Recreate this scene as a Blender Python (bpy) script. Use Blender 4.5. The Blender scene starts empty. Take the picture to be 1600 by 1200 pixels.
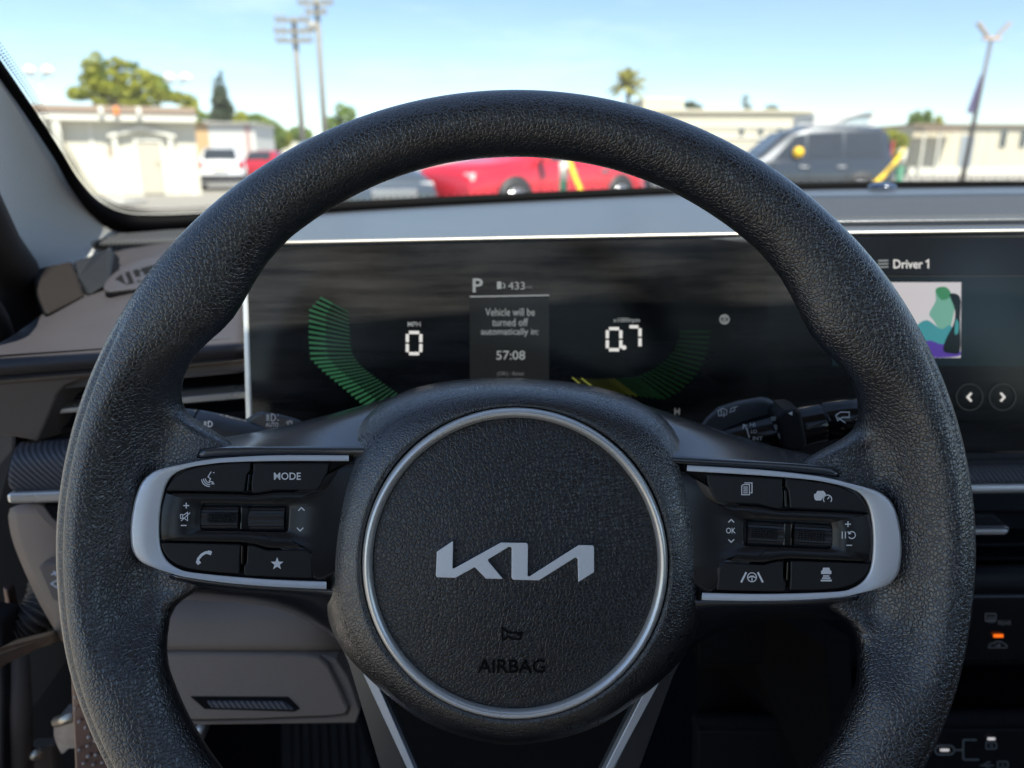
import bpy, bmesh, math, random
from mathutils import Vector, Matrix
random.seed(7)
SC = bpy.context.scene
COL = SC.collection
rad = math.radians

# ------------------------------------------------------------------ camera
F = 1202.0                       # focal length in photo pixels (1600 px wide)
PITCH = rad(16.2)
EYE = Vector((0.0, 0.0, 1.05))
FW = Vector((0, math.cos(PITCH), -math.sin(PITCH)))
UP = Vector((0, math.sin(PITCH), math.cos(PITCH)))
RT = Vector((1, 0, 0))
cam_d = bpy.data.cameras.new('camera')
cam = bpy.data.objects.new('camera', cam_d)
COL.objects.link(cam)
cam.location = EYE
cam.rotation_euler = (math.pi / 2 - PITCH, 0, 0)
cam_d.sensor_width = 36.0
cam_d.lens = 36.0 * F / 1600.0
cam_d.clip_start = 0.01
cam_d.clip_end = 3000
cam_d.dof.use_dof = True
cam_d.dof.focus_distance = 0.325
cam_d.dof.aperture_fstop = 9.0
SC.camera = cam

# ------------------------------------------------------------------ light
SUN_AZ, SUN_EL = rad(155), rad(57)     # azimuth clockwise from +Y (straight ahead)
sun_dir = Vector((math.sin(SUN_AZ) * math.cos(SUN_EL), math.cos(SUN_AZ) * math.cos(SUN_EL), math.sin(SUN_EL)))
world = bpy.data.worlds.new('World')
SC.world = world
world.use_nodes = True
wn, wl = world.node_tree.nodes, world.node_tree.links
wn.clear()
w_out = wn.new('ShaderNodeOutputWorld')
w_bg = wn.new('ShaderNodeBackground')
w_sky = wn.new('ShaderNodeTexSky')
w_sky.sky_type = 'NISHITA'
w_sky.sun_disc = False
w_sky.sun_elevation = SUN_EL
w_sky.sun_rotation = SUN_AZ
w_sky.air_density = 1.0
w_sky.dust_density = 0.1
w_sky.altitude = 1500
w_sky.ozone_density = 1.6
w_bg.inputs['Strength'].default_value = 0.061
# thin high cirrus
w_tc = wn.new('ShaderNodeTexCoord')
w_map = wn.new('ShaderNodeMapping')
w_map.inputs['Scale'].default_value = (1.6, 1.6, 9.0)
w_map.inputs['Rotation'].default_value = (0.05, 0.12, 0.3)
w_noise = wn.new('ShaderNodeTexNoise')
w_noise.inputs['Scale'].default_value = 2.2
w_noise.inputs['Detail'].default_value = 7.0
w_noise.inputs['Roughness'].default_value = 0.6
w_ramp = wn.new('ShaderNodeValToRGB')
w_ramp.color_ramp.elements[0].position = 0.52
w_ramp.color_ramp.elements[0].color = (0, 0, 0, 1)
w_ramp.color_ramp.elements[1].position = 0.95
w_ramp.color_ramp.elements[1].color = (0.55, 0.55, 0.55, 1)
w_mix = wn.new('ShaderNodeMixRGB')
w_mix.inputs['Color2'].default_value = (6.5, 7.6, 8.4, 1)
wl.new(w_tc.outputs['Generated'], w_map.inputs['Vector'])
wl.new(w_map.outputs['Vector'], w_noise.inputs['Vector'])
wl.new(w_noise.outputs['Fac'], w_ramp.inputs['Fac'])
wl.new(w_ramp.outputs['Color'], w_mix.inputs['Fac'])
wl.new(w_sky.outputs['Color'], w_mix.inputs['Color1'])
wl.new(w_mix.outputs['Color'], w_bg.inputs['Color'])
wl.new(w_bg.outputs['Background'], w_out.inputs['Surface'])

sun_d = bpy.data.lights.new('sun', 'SUN')
sun_d.energy = 3.0
sun_d.angle = rad(0.53)
sun_d.color = (1.0, 0.95, 0.86)
sun = bpy.data.objects.new('sun', sun_d)
COL.objects.link(sun)
sun.rotation_euler = sun_dir.to_track_quat('Z', 'Y').to_euler()

vs = SC.view_settings
vs.view_transform = 'Standard'
vs.look = 'None'
vs.gamma = 1.0
vs.use_curve_mapping = False
vs.exposure = 1.78
SC.cycles.max_bounces = 8
SC.cycles.transparent_max_bounces = 12
SC.cycles.caustics_reflective = False
SC.cycles.caustics_refractive = False
SC.cycles.use_denoising = True
SC.cycles.sample_clamp_indirect = 6.0

# ------------------------------------------------------------------ helpers
def ray(px, py):
    return FW + RT * ((px - 800.0) / F) + UP * ((600.0 - py) / F)

def W(px, py, Y):
    """World point seen at photo pixel (px, py) lying Y metres ahead of the eye."""
    r = ray(px, py)
    return EYE + r * (Y / r.y)

def Gd(px, Y):
    """Point on the ground at distance Y in the direction of pixel column px."""
    t = (Y * math.cos(PITCH) + EYE.z * math.sin(PITCH))
    return Vector(((px - 800.0) / F * t, Y, 0.0))

def tag(o, label=None, cat=None, group=None, kind=None):
    if label: o['label'] = label
    if cat: o['category'] = cat
    if group: o['group'] = group
    if kind: o['kind'] = kind
    return o

def thing(name, label, cat, loc=(0, 0, 0), rz=0.0, group=None):
    o = bpy.data.objects.new(name, None)
    o.empty_display_size = 0.05
    COL.objects.link(o)
    o.location = loc
    o.rotation_euler = (0, 0, rz)
    return tag(o, label, cat, group)

def link(name, me, mat, parent=None, local=False):
    o = bpy.data.objects.new(name, me)
    COL.objects.link(o)
    if mat is not None and len(me.materials) == 0:
        me.materials.append(mat)
    if parent is not None:
        o.parent = parent
        if not local:
            top = parent
            m = Matrix.Identity(4)
            chain = []
            while top is not None:
                chain.append(top); top = top.parent
            for c in reversed(chain):
                m = m @ c.matrix_parent_inverse @ c.matrix_basis
            o.matrix_parent_inverse = m.inverted()
    return o

def mesh(verts, faces, smooth=False):
    me = bpy.data.meshes.new('mesh')
    me.from_pydata([tuple(v) for v in verts], [], faces)
    me.validate()
    if smooth:
        me.polygons.foreach_set('use_smooth', [True] * len(me.polygons))
    me.update()
    return me

def fix_normals(me):
    bm = bmesh.new(); bm.from_mesh(me)
    bmesh.ops.recalc_face_normals(bm, faces=bm.faces)
    bm.to_mesh(me); bm.free()
    return me

def mod_bevel(o, w, seg=2, ang=40):
    m = o.modifiers.new('bevel', 'BEVEL'); m.width = w; m.segments = seg
    m.limit_method = 'ANGLE'; m.angle_limit = rad(ang); m.harden_normals = False
    return o

def mod_sub(o, n=2):
    m = o.modifiers.new('sub', 'SUBSURF'); m.levels = n; m.render_levels = n
    return o

def mod_solid(o, t, offset=-1):
    m = o.modifiers.new('solid', 'SOLIDIFY'); m.thickness = t; m.offset = offset
    return o

def sheet(name, rows, mat, parent=None, thick=0.004, sub=2, local=False, toward=None, smooth=True):
    """Grid surface through rows of points, given real thickness behind it."""
    nr, nc = len(rows), len(rows[0])
    V = [Vector(p) for r in rows for p in r]
    Fs = [(i * nc + j, i * nc + j + 1, (i + 1) * nc + j + 1, (i + 1) * nc + j) for i in range(nr - 1) for j in range(nc - 1)]
    eye = toward if toward is not None else (Vector((0, 0, 0.4)) if local else EYE)
    s = 0.0
    for f in Fs:
        n = (V[f[1]] - V[f[0]]).cross(V[f[3]] - V[f[0]])
        c = (V[f[0]] + V[f[2]]) / 2
        s += n.dot((eye - c).normalized())
    if s < 0:
        Fs = [tuple(reversed(f)) for f in Fs]
    o = link(name, mesh(V, Fs, smooth), mat, parent, local)
    if sub: mod_sub(o, sub)
    if thick: mod_solid(o, thick)
    return o

def prism(name, front, back, mat, parent=None, local=False, bevel=0.0, seg=2, smooth=False):
    """Closed solid between two matching outlines."""
    n = len(front)
    V = list(front) + list(back)
    Fs = [tuple(range(n)), tuple(range(2 * n - 1, n - 1, -1))]
    for i in range(n):
        j = (i + 1) % n
        Fs.append((j, i, n + i, n + j))
    me = fix_normals(mesh(V, Fs))
    o = link(name, me, mat, parent, local)
    if bevel: mod_bevel(o, bevel, seg)
    return o

def box_me(x0, x1, y0, y1, z0, z1):
    V = [(x, y, z) for z in (z0, z1) for y in (y0, y1) for x in (x0, x1)]
    Fs = [(0, 2, 3, 1), (4, 5, 7, 6), (0, 1, 5, 4), (2, 6, 7, 3), (0, 4, 6, 2), (1, 3, 7, 5)]
    return mesh(V, Fs)

def box(name, x0, x1, y0, y1, z0, z1, mat, parent=None, local=False, bevel=0.0, seg=2):
    o = link(name, box_me(x0, x1, y0, y1, z0, z1), mat, parent, local)
    if bevel: mod_bevel(o, bevel, seg)
    return o

def tube_me(pts, radii, n=12, cap=True):
    pts = [Vector(p) for p in pts]
    if not isinstance(radii, (list, tuple)): radii = [radii] * len(pts)
    V, Fs = [], []
    t0 = (pts[1] - pts[0]).normalized()
    a = Vector((0, 0, 1)) if abs(t0.z) < 0.9 else Vector((1, 0, 0))
    u = t0.cross(a).normalized()
    for i, p in enumerate(pts):
        t = (pts[min(i + 1, len(pts) - 1)] - pts[max(i - 1, 0)]).normalized()
        u = (u - t * u.dot(t)).normalized()
        v = t.cross(u)
        for k in range(n):
            c = 2 * math.pi * k / n
            V.append(p + (u * math.cos(c) + v * math.sin(c)) * radii[i])
    for i in range(len(pts) - 1):
        for k in range(n):
            k2 = (k + 1) % n
            Fs.append((i * n + k, i * n + k2, (i + 1) * n + k2, (i + 1) * n + k))
    if cap:
        Fs.append(tuple(range(n - 1, -1, -1)))
        Fs.append(tuple(range((len(pts) - 1) * n, len(pts) * n)))
    return mesh(V, Fs, True)

def tube(name, pts, radii, mat, parent=None, n=12, local=False):
    return link(name, tube_me(pts, radii, n), mat, parent, local)

def catmull(pts, n=6, closed=False):
    out = []
    P = [Vector(p) for p in pts]
    N = len(P)
    rng = range(N) if closed else range(N - 1)
    for i in rng:
        p0 = P[(i - 1) % N] if (closed or i > 0) else P[0]
        p1 = P[i]; p2 = P[(i + 1) % N]
        p3 = P[(i + 2) % N] if (closed or i + 2 < N) else P[N - 1]
        for k in range(n):
            t = k / n
            out.append(0.5 * ((2 * p1) + (p2 - p0) * t + (2 * p0 - 5 * p1 + 4 * p2 - p3) * t * t + (3 * p1 - p0 - 3 * p2 + p3) * t ** 3))
    if not closed: out.append(P[-1])
    return out

def resample(pts, n):
    P = [Vector(p) for p in pts]
    L = [0.0]
    for a, b in zip(P, P[1:]): L.append(L[-1] + (b - a).length)
    out = []; j = 0
    for k in range(n):
        d = L[-1] * k / (n - 1)
        while j < len(P) - 2 and L[j + 1] < d: j += 1
        s = (d - L[j]) / max(L[j + 1] - L[j], 1e-9)
        out.append(P[j].lerp(P[j + 1], s))
    return out

def interp(tab, x):
    if x <= tab[0][0]: return tab[0][1]
    for (x0, y0), (x1, y1) in zip(tab, tab[1:]):
        if x <= x1: return y0 + (y1 - y0) * (x - x0) / (x1 - x0)
    return tab[-1][1]

def sstep(a, b, x):
    t = min(1.0, max(0.0, (x - a) / (b - a)))
    return t * t * (3 - 2 * t)

# --- flat print: text and line icons, mapped onto a surface by a mapper(x, y, lift)
_TXT = {}
def text2d(s, bold=0.0):
    key = (s, bold)
    if key not in _TXT:
        cu = bpy.data.curves.new('lettering', 'FONT')
        cu.body = s; cu.size = 1.0; cu.offset = bold; cu.resolution_u = 3
        ob = bpy.data.objects.new('lettering', cu)
        me = bpy.data.meshes.new_from_object(ob)
        v = [(p.co.x, p.co.y) for p in me.vertices]
        f = [tuple(p.vertices) for p in me.polygons]
        bpy.data.objects.remove(ob); bpy.data.curves.remove(cu); bpy.data.meshes.remove(me)
        x0 = min(a for a, b in v); x1 = max(a for a, b in v); y0 = min(b for a, b in v); y1 = max(b for a, b in v)
        v = [((a - (x0 + x1) / 2) / (x1 - x0), (b - (y0 + y1) / 2) / (y1 - y0)) for a, b in v]
        _TXT[key] = (v, f)
    return _TXT[key]

def put(name, v2, faces, mapper, mat, parent, local=False):
    V = [mapper(*p) if len(p) == 3 else mapper(p[0], p[1], 0.0) for p in v2]
    return link(name, mesh(V, faces), mat, parent, local)

def text(name, s, w, h, mapper, mat, parent, local=False, bold=0.0):
    v, f = text2d(s, bold)
    return put(name, [(a * w, b * h) for a, b in v], f, mapper, mat, parent, local)

def strokes(lines, width):
    """Polylines [(x, y), ...] (closed when first == last) to mitred flat ribbons."""
    V, Fs = [], []
    for li, L in enumerate(lines):
        wd = width
        if isinstance(L, tuple): L, wd = L
        closed = len(L) > 2 and L[0] == L[-1]
        P = [Vector((p[0], p[1])) for p in (L[:-1] if closed else L)]
        n = len(P); base = len(V)
        for i in range(n):
            a = P[i - 1] if (i > 0 or closed) else None
            b = P[(i + 1) % n] if (i < n - 1 or closed) else None
            d1 = (P[i] - a).normalized() if a is not None else None
            d2 = (b - P[i]).normalized() if b is not None else None
            if d1 is None: d1 = d2
            if d2 is None: d2 = d1
            n1 = Vector((-d1.y, d1.x)); n2 = Vector((-d2.y, d2.x))
            m = n1 + n2
            if m.length < 1e-4: m = n1.copy()
            m.normalize()
            k = min(2.0, 1.0 / max(0.3, m.dot(n1)))
            for sgn in (1, -1):
                q = P[i] + m * (sgn * wd / 2 * k)
                V.append((q.x, q.y, li * 2e-5))
        for i in range(n if closed else n - 1):
            j = (i + 1) % n
            Fs.append((base + 2 * i, base + 2 * i + 1, base + 2 * j + 1, base + 2 * j))
    return V, Fs

def arc(cx, cy, r, a0, a1, n=14):
    return [(cx + r * math.cos(rad(a0 + (a1 - a0) * i / n)), cy + r * math.sin(rad(a0 + (a1 - a0) * i / n))) for i in range(n + 1)]

def circ(cx, cy, r, n=22):
    L = [(cx + r * math.cos(2 * math.pi * i / n), cy + r * math.sin(2 * math.pi * i / n)) for i in range(n)]
    return L + [L[0]]

def icon(name, lines, width, mapper, mat, parent, local=False, scale=1.0):
    V, Fs = strokes([([(a * scale, b * scale) for a, b in (L[0] if isinstance(L, tuple) else L)], (L[1] if isinstance(L, tuple) else width) * 1.0) for L in lines], width)
    return put(name, V, Fs, mapper, mat, parent, local)

def fill(name, poly, mapper, mat, parent, local=False):
    return put(name, poly, [tuple(range(len(poly)))], mapper, mat, parent, local)

# ------------------------------------------------------------------ materials
def nt(m): return m.node_tree.nodes, m.node_tree.links

def mat(name, col, rough=0.5, metal=0.0, spec=0.5, coat=0.0, coat_rough=0.05, var=0.0, var_scale=30.0, emit=None, estr=0.0, rvar=0.0, aniso=0.0, ior=None, sheen=0.0):
    m = bpy.data.materials.new(name); m.use_nodes = True
    N, L = nt(m); b = N['Principled BSDF']
    b.inputs['Base Color'].default_value = (*col, 1)
    b.inputs['Roughness'].default_value = rough
    b.inputs['Metallic'].default_value = metal
    b.inputs['Specular IOR Level'].default_value = spec
    b.inputs['Coat Weight'].default_value = coat
    b.inputs['Coat Roughness'].default_value = coat_rough
    b.inputs['Sheen Weight'].default_value = sheen
    if aniso: b.inputs['Anisotropic'].default_value = aniso
    if emit:
        b.inputs['Emission Color'].default_value = (*emit, 1)
        b.inputs['Emission Strength'].default_value = estr
    if var or rvar:
        tc = N.new('ShaderNodeTexCoord'); nz = N.new('ShaderNodeTexNoise')
        nz.inputs['Scale'].default_value = var_scale; nz.inputs['Detail'].default_value = 6
        L.new(tc.outputs['Object'], nz.inputs['Vector'])
        if var:
            mx = N.new('ShaderNodeMixRGB')
            mx.inputs['Color1'].default_value = (*[c * (1 - var) for c in col], 1)
            mx.inputs['Color2'].default_value = (*[min(1, c * (1 + var)) for c in col], 1)
            L.new(nz.outputs['Fac'], mx.inputs['Fac']); L.new(mx.outputs['Color'], b.inputs['Base Color'])
        if rvar:
            mr = N.new('ShaderNodeMapRange')
            mr.inputs['From Min'].default_value = 0.3; mr.inputs['From Max'].default_value = 0.7
            mr.inputs['To Min'].default_value = max(0, rough - rvar); mr.inputs['To Max'].default_value = min(1, rough + rvar)
            L.new(nz.outputs['Fac'], mr.inputs['Value']); L.new(mr.outputs['Result'], b.inputs['Roughness'])
    return m

def add_bump(m, height_socket, strength, dist):
    N, L = nt(m)
    bp = N.new('ShaderNodeBump'); bp.inputs['Strength'].default_value = strength; bp.inputs['Distance'].default_value = dist
    L.new(height_socket, bp.inputs['Height']); L.new(bp.outputs['Normal'], N['Principled BSDF'].inputs['Normal']); L.new(bp.outputs['Normal'], N['Principled BSDF'].inputs['Coat Normal'])
    return bp

def leather(name, col, scale=430.0, rough=0.42, strength=0.75, dist=0.0005, spec=0.45, coat=0.0):
    m = mat(name, col, rough, spec=spec, rvar=0.05, var_scale=60, coat=coat, coat_rough=rough - 0.04)
    N, L = nt(m)
    tc = N.new('ShaderNodeTexCoord')
    nz = N.new('ShaderNodeTexNoise'); nz.inputs['Scale'].default_value = scale * 0.55; nz.inputs['Detail'].default_value = 2
    mx = N.new('ShaderNodeVectorMath'); mx.operation = 'MULTIPLY_ADD'
    mx.inputs[1].default_value = (0.0010, 0.0010, 0.0010)
    L.new(tc.outputs['Object'], nz.inputs['Vector']); L.new(nz.outputs['Color'], mx.inputs[0]); L.new(tc.outputs['Object'], mx.inputs[2])
    vo = N.new('ShaderNodeTexVoronoi'); vo.feature = 'DISTANCE_TO_EDGE'; vo.inputs['Scale'].default_value = scale
    L.new(mx.outputs['Vector'], vo.inputs['Vector'])
    rp = N.new('ShaderNodeMapRange'); rp.inputs['From Min'].default_value = 0.0; rp.inputs['From Max'].default_value = 0.22
    rp.interpolation_type = 'SMOOTHSTEP'
    L.new(vo.outputs['Distance'], rp.inputs['Value'])
    vo2 = N.new('ShaderNodeTexVoronoi'); vo2.inputs['Scale'].default_value = scale * 0.6
    L.new(mx.outputs['Vector'], vo2.inputs['Vector'])
    ma = N.new('ShaderNodeMath'); ma.operation = 'MULTIPLY_ADD'; ma.inputs[1].default_value = -0.35
    L.new(vo2.outputs['Distance'], ma.inputs[0]); L.new(rp.outputs['Result'], ma.inputs[2])
    add_bump(m, ma.outputs['Value'], strength, dist)
    return m

def grained(name, col, rough=0.55, scale=900.0, strength=0.35, dist=0.0003, spec=0.4, var=0.12):
    m = mat(name, col, rough, spec=spec, var=var, var_scale=25)
    N, L = nt(m)
    tc = N.new('ShaderNodeTexCoord'); vo = N.new('ShaderNodeTexVoronoi'); vo.inputs['Scale'].default_value = scale
    L.new(tc.outputs['Object'], vo.inputs['Vector'])
    add_bump(m, vo.outputs['Distance'], strength, dist)
    return m

def ribbed(name, col, rough, scale, direction=(1, 0.6, 0.6), strength=0.8, dist=0.0006, spec=0.4, dark=0.45):
    m = mat(name, col, rough, spec=spec)
    N, L = nt(m)
    tc = N.new('ShaderNodeTexCoord'); mp = N.new('ShaderNodeVectorMath'); mp.operation = 'DOT_PRODUCT'
    mp.inputs[1].default_value = direction
    L.new(tc.outputs['Object'], mp.inputs[0])
    mu = N.new('ShaderNodeMath'); mu.operation = 'MULTIPLY'; mu.inputs[1].default_value = scale
    L.new(mp.outputs['Value'], mu.inputs[0])
    sn = N.new('ShaderNodeMath'); sn.operation = 'SINE'; L.new(mu.outputs['Value'], sn.inputs[0])
    add_bump(m, sn.outputs['Value'], strength, dist)
    return m

M = {}
M['rim'] = leather('rim_leather', (0.0085, 0.009, 0.0115), 600, 0.34, 0.45, 0.00038, 1.0, 0.9)
M['hub'] = leather('hub_leather', (0.008, 0.0083, 0.010), 560, 0.40, 0.5, 0.0004, 0.7, 0.3)
M['hub_fine'] = leather('hub_cover_grain', (0.0085, 0.0092, 0.0115), 700, 0.30, 0.35, 0.0003, 1.0, 1.0)
M['satin'] = mat('satin_plastic', (0.016, 0.018, 0.023), 0.24, spec=1.0, rvar=0.03, coat=1.0, coat_rough=0.22)
M['gloss'] = mat('gloss_black', (0.006, 0.006, 0.007), 0.10, spec=0.5, rvar=0.03)
M['roller'] = mat('roller_rubber', (0.02, 0.02, 0.022), 0.35, spec=0.7)
M['panel'] = mat('panel_black', (0.014, 0.014, 0.0155), 0.24, spec=0.5)
M['button'] = mat('button_black', (0.011, 0.0105, 0.0115), 0.42, spec=0.45, var=0.1)
M['silver'] = mat('satin_silver', (0.80, 0.81, 0.84), 0.36, metal=0.5, rvar=0.04, var_scale=80)
M['edge'] = mat('satin_edge', (0.50, 0.47, 0.42), 0.45, metal=0.5)
M['chrome'] = mat('satin_chrome', (0.84, 0.82, 0.78), 0.30, metal=0.65, rvar=0.05)
M['brushed'] = mat('brushed_metal', (0.90, 0.91, 0.93), 0.42, metal=0.35)
M['print'] = mat('white_print', (0.85, 0.85, 0.87), 0.5)
M['print_dim'] = mat('grey_print', (0.30, 0.28, 0.26), 0.6)
M['dark'] = mat('dark_plastic', (0.013, 0.013, 0.0145), 0.55, spec=0.25, var=0.15)
M['black'] = mat('cavity_black', (0.004, 0.004, 0.004), 0.8, spec=0.2)
M['dash_top'] = grained('dash_top_grain', (0.060, 0.064, 0.070), 0.36, 1100, 0.2, 0.0002, 0.9)
M['dash_pad'] = grained('dash_pad_grain', (0.050, 0.046, 0.050), 0.48, 1000, 0.35, 0.0003, 0.45)
M['dash_face'] = grained('dash_face_grain', (0.15, 0.12, 0.10), 0.55, 1100, 0.25, 0.0002, 0.35)
M['dash_low'] = grained('lower_trim_grain', (0.27, 0.205, 0.16), 0.52, 800, 0.35, 0.0003, 0.4)
M['grille'] = ribbed('speaker_grille_ribs', (0.060, 0.062, 0.066), 0.5, 1500.0, (0.9, 1.0, 0.0))
M['trim_rib'] = ribbed('ribbed_trim', (0.085, 0.085, 0.097), 0.42, 1900.0, (1.0, 0.3, 0.75), 0.7, 0.0004)
M['pillar'] = ribbed('pillar_fabric', (0.78, 0.77, 0.73), 0.9, 3600.0, (0.1, 0.25, 1.0), 0.55, 0.0003, 0.2)
M['seal'] = mat('rubber_seal', (0.018, 0.016, 0.016), 0.65, spec=0.3, var=0.15)
M['steel'] = mat('zinc_steel', (0.62, 0.55, 0.45), 0.38, metal=0.9, var=0.2, var_scale=120)
M['liner'] = mat('headliner_cloth', (0.36, 0.345, 0.32), 0.95, spec=0.1)
M['seat'] = leather('seat_leather', (0.16, 0.135, 0.115), 300, 0.5)
M['carpet'] = mat('carpet', (0.012, 0.012, 0.014), 0.95, spec=0.1, var=0.4, var_scale=400)
M['mat_rib'] = mat('mat_rubber', (0.030, 0.028, 0.030), 0.7, spec=0.3, var=0.2)

# ================================================================== STEERING WHEEL
D0 = 0.32                         # distance of the rim plane from the eye, along the view axis
WC = (806.0, 853.0)
ROLL = rad(-1.7)                  # the wheel stands turned a little clockwise
w_loc = EYE + FW * D0 + RT * ((WC[0] - 800) / F * D0) + UP * ((600 - WC[1]) / F * D0)
wheel = bpy.data.objects.new('steering_wheel', None)
COL.objects.link(wheel)
wheel.empty_display_size = 0.05
wheel.matrix_world = Matrix.Translation(w_loc) @ Matrix((( RT.x, UP.x, -FW.x), (RT.y, UP.y, -FW.y), (RT.z, UP.z, -FW.z))).to_4x4() @ Matrix.Rotation(ROLL, 4, 'Z')
tag(wheel, 'black leather steering wheel with silver spoke bezels, control buttons and round airbag hub', 'steering wheel')
_c, _s = math.cos(-ROLL), math.sin(-ROLL)
def Lw(px, py, w=0.0):
    """Wheel-local point (right, up, towards driver) measured at a photo pixel, at height w over the rim plane."""
    x = (px - 800) / F * (D0 - w) - (WC[0] - 800) / F * D0
    y = (600 - py) / F * (D0 - w) - (600 - WC[1]) / F * D0
    return Vector((x * _c - y * _s, x * _s + y * _c, w))
def mir(p, m=True): return Vector((-p[0], p[1], p[2])) if m else Vector(p)

# ---- rim: swept section, thumb bulges, flattened lobes that run into the spokes
inner_px = [(0, 605), (12, 605), (22, 602), (30, 598), (38, 594), (43, 586), (47, 576), (50.5, 567), (53, 564), (55.5, 566), (58.5, 574), (62, 582), (65.5, 587), (68, 586), (69.5, 582), (70.6, 575), (71.3, 563), (71.9, 545), (72.4, 520), (73.2, 490),
            (75, 470), (98, 470), (100, 500), (101.2, 526), (102.0, 545), (103, 560), (104.5, 569), (107, 572), (112, 575), (120, 577), (130, 577), (150, 577), (165, 575), (172, 560), (180, 550)]
S0 = D0 / F
RC = 0.1752
ths = []
t = 0.0
while t < 360:
    ths.append(t)
    a = t if t <= 180 else 360 - t
    t += 0.25 if (68 < a < 76 or 97 < a < 106) else 1.0
MS = 72
V, Fs = [], []
for th in ths:
    a = th if th <= 180 else 360 - th
    ri = (interp(inner_px, a) + 5.5) * S0
    thick = sstep(95, 108, a)
    ao = 0.0134 + 0.0006 * thick
    b = 0.0152 + 0.0012 * thick + 0.0012 * math.exp(-((a - 53) / 8) ** 2)
    ext = RC - ri
    k = 0.018
    gr = sstep(58, 68, a) * (1 - sstep(128, 138, a))
    for m in range(MS):
        ph = 2 * math.pi * m / MS
        c, s = math.cos(ph), math.sin(ph)
        if c >= 0:
            # slightly squared outer half with a groove between grip face and outer band
            q = 1.0 - 0.085 * gr * math.exp(-((math.degrees(ph) - 60) / 5.0) ** 2)
            r = RC + ao * c * q; z = b * s * q
        else:
            e = -c
            r = RC - ext * e
            if True:
                et = e * ext / k
                kk = sstep(60, 74, a) * (1 - sstep(99, 112, a))
                drop = sstep(0.05, 1.15, et)
                zm = -0.0165 * drop
                hth = (b * (1 - drop) + 0.0085 * drop) * math.sqrt(max(0, 1 - e ** 6))
                zl = zm + math.copysign(hth, s) if abs(s) > 1e-6 else zm
                zt = b * math.copysign(math.sqrt(max(0, 1 - e * e)), s)
                z = zt * (1 - kk) + zl * kk
        A = rad(th)
        V.append((r * math.sin(A), r * math.cos(A), z))
n = len(ths)
for i in range(n):
    i2 = (i + 1) % n
    for m in range(MS):
        m2 = (m + 1) % MS
        Fs.append((i * MS + m, i * MS + m2, i2 * MS + m2, i2 * MS + m))
rim = link('rim', fix_normals(mesh(V, Fs, True)), M['rim'], wheel, True)
tag(rim, 'black pebbled leather rim')

# ---- hub
hub_l = [(803, 593), (735, 595), (674, 603), (616, 619), (577, 643), (550, 676), (535, 708), (525, 745), (512, 810), (503, 870), (503, 910), (509, 952), (520, 986), (546, 1025), (597, 1072), (655, 1115), (717, 1140), (779, 1153), (806, 1155)]
half = [Lw(x, y, -0.037) for x, y in hub_l]
half[0].x = 0; half[-1].x = 0
outline = resample(catmull(half, 6), 73)
loop = outline + [mir(p) for p in outline[-2:0:-1]]
ringc = Lw(805.5, 882, -0.006); ringc.x = 0
ring_rx, ring_ry = 240.5 * (D0 + 0.006) / F, 245.0 * (D0 + 0.006) / F
NL = len(loop)
def on_ring(i, f=1.0):
    p = loop[i]
    an = math.atan2((p.y - ringc.y) / ring_ry, p.x / ring_rx)
    return Vector((ring_rx * f * math.cos(an), ringc.y + ring_ry * f * math.sin(an), 0))
prof = [(-0.10, -0.085), (-0.005, -0.052), (0.0, -0.043), (0.035, -0.036), (0.10, -0.0285), (0.22, -0.0210), (0.42, -0.0145), (0.65, -0.0105), (0.86, -0.0090), (0.955, -0.0086), (0.985, -0.0105), (1.0, -0.014)]
V, Fs = [], []
for (tt, w) in prof:
    for i in range(NL):
        r_ = on_ring(i)
        p = loop[i].lerp(r_, tt)
        V.append((p.x, p.y, w))
for k in range(len(prof) - 1):
    for i in range(NL):
        j = (i + 1) % NL
        Fs.append((k * NL + i, k * NL + j, (k + 1) * NL + j, (k + 1) * NL + i))
Fs.append(tuple(range(NL)))
hub = link('airbag_cover', fix_normals(mesh(V, Fs, True)), M['hub_fine'], wheel, True)
# chrome ring
V, Fs = [], []
NR, MR = 144, 14
rw = 0.0021
for i in range(NR):
    A = 2 * math.pi * i / NR
    for m in range(MR):
        B = 2 * math.pi * m / MR
        rr = -0.0022 + rw * 1.08 * math.cos(B)
        V.append(((ring_rx + rr) * math.cos(A), ringc.y + (ring_ry + rr) * math.sin(A), -0.0088 + 0.0030 * math.sin(B) * (1.0 - 0.25 * math.cos(2 * B))))
for i in range(NR):
    for m in range(MR):
        i2, m2 = (i + 1) % NR, (m + 1) % MR
        Fs.append((i * MR + m, i * MR + m2, i2 * MR + m2, i2 * MR + m))
link('hub_ring', fix_normals(mesh(V, Fs, True)), M['chrome'], wheel, True)
# padded disc
def zdisc(f): return -0.0085 + 0.0050 * (1 - f * f) - 0.004 * sstep(0.965, 1.0, f)
fr = [0.0, 0.12, 0.25, 0.4, 0.55, 0.7, 0.82, 0.9, 0.95, 0.975, 0.99, 1.0]
V, Fs = [(0, ringc.y, zdisc(0))], []
NDK = 96
for f in fr[1:]:
    for i in range(NDK):
        A = 2 * math.pi * i / NDK
        V.append((ring_rx * 0.968 * f * math.cos(A), ringc.y + ring_ry * 0.968 * f * math.sin(A), zdisc(f)))
for i in range(NDK): Fs.append((0, 1 + i, 1 + (i + 1) % NDK))
for k in range(len(fr) - 2):
    for i in range(NDK):
        j = (i + 1) % NDK
        Fs.append((1 + k * NDK + i, 1 + (k + 1) * NDK + i, 1 + (k + 1) * NDK + j, 1 + k * NDK + j))
pad = link('horn_pad', fix_normals(mesh(V, Fs, True)), M['hub'], wheel, True)
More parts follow.
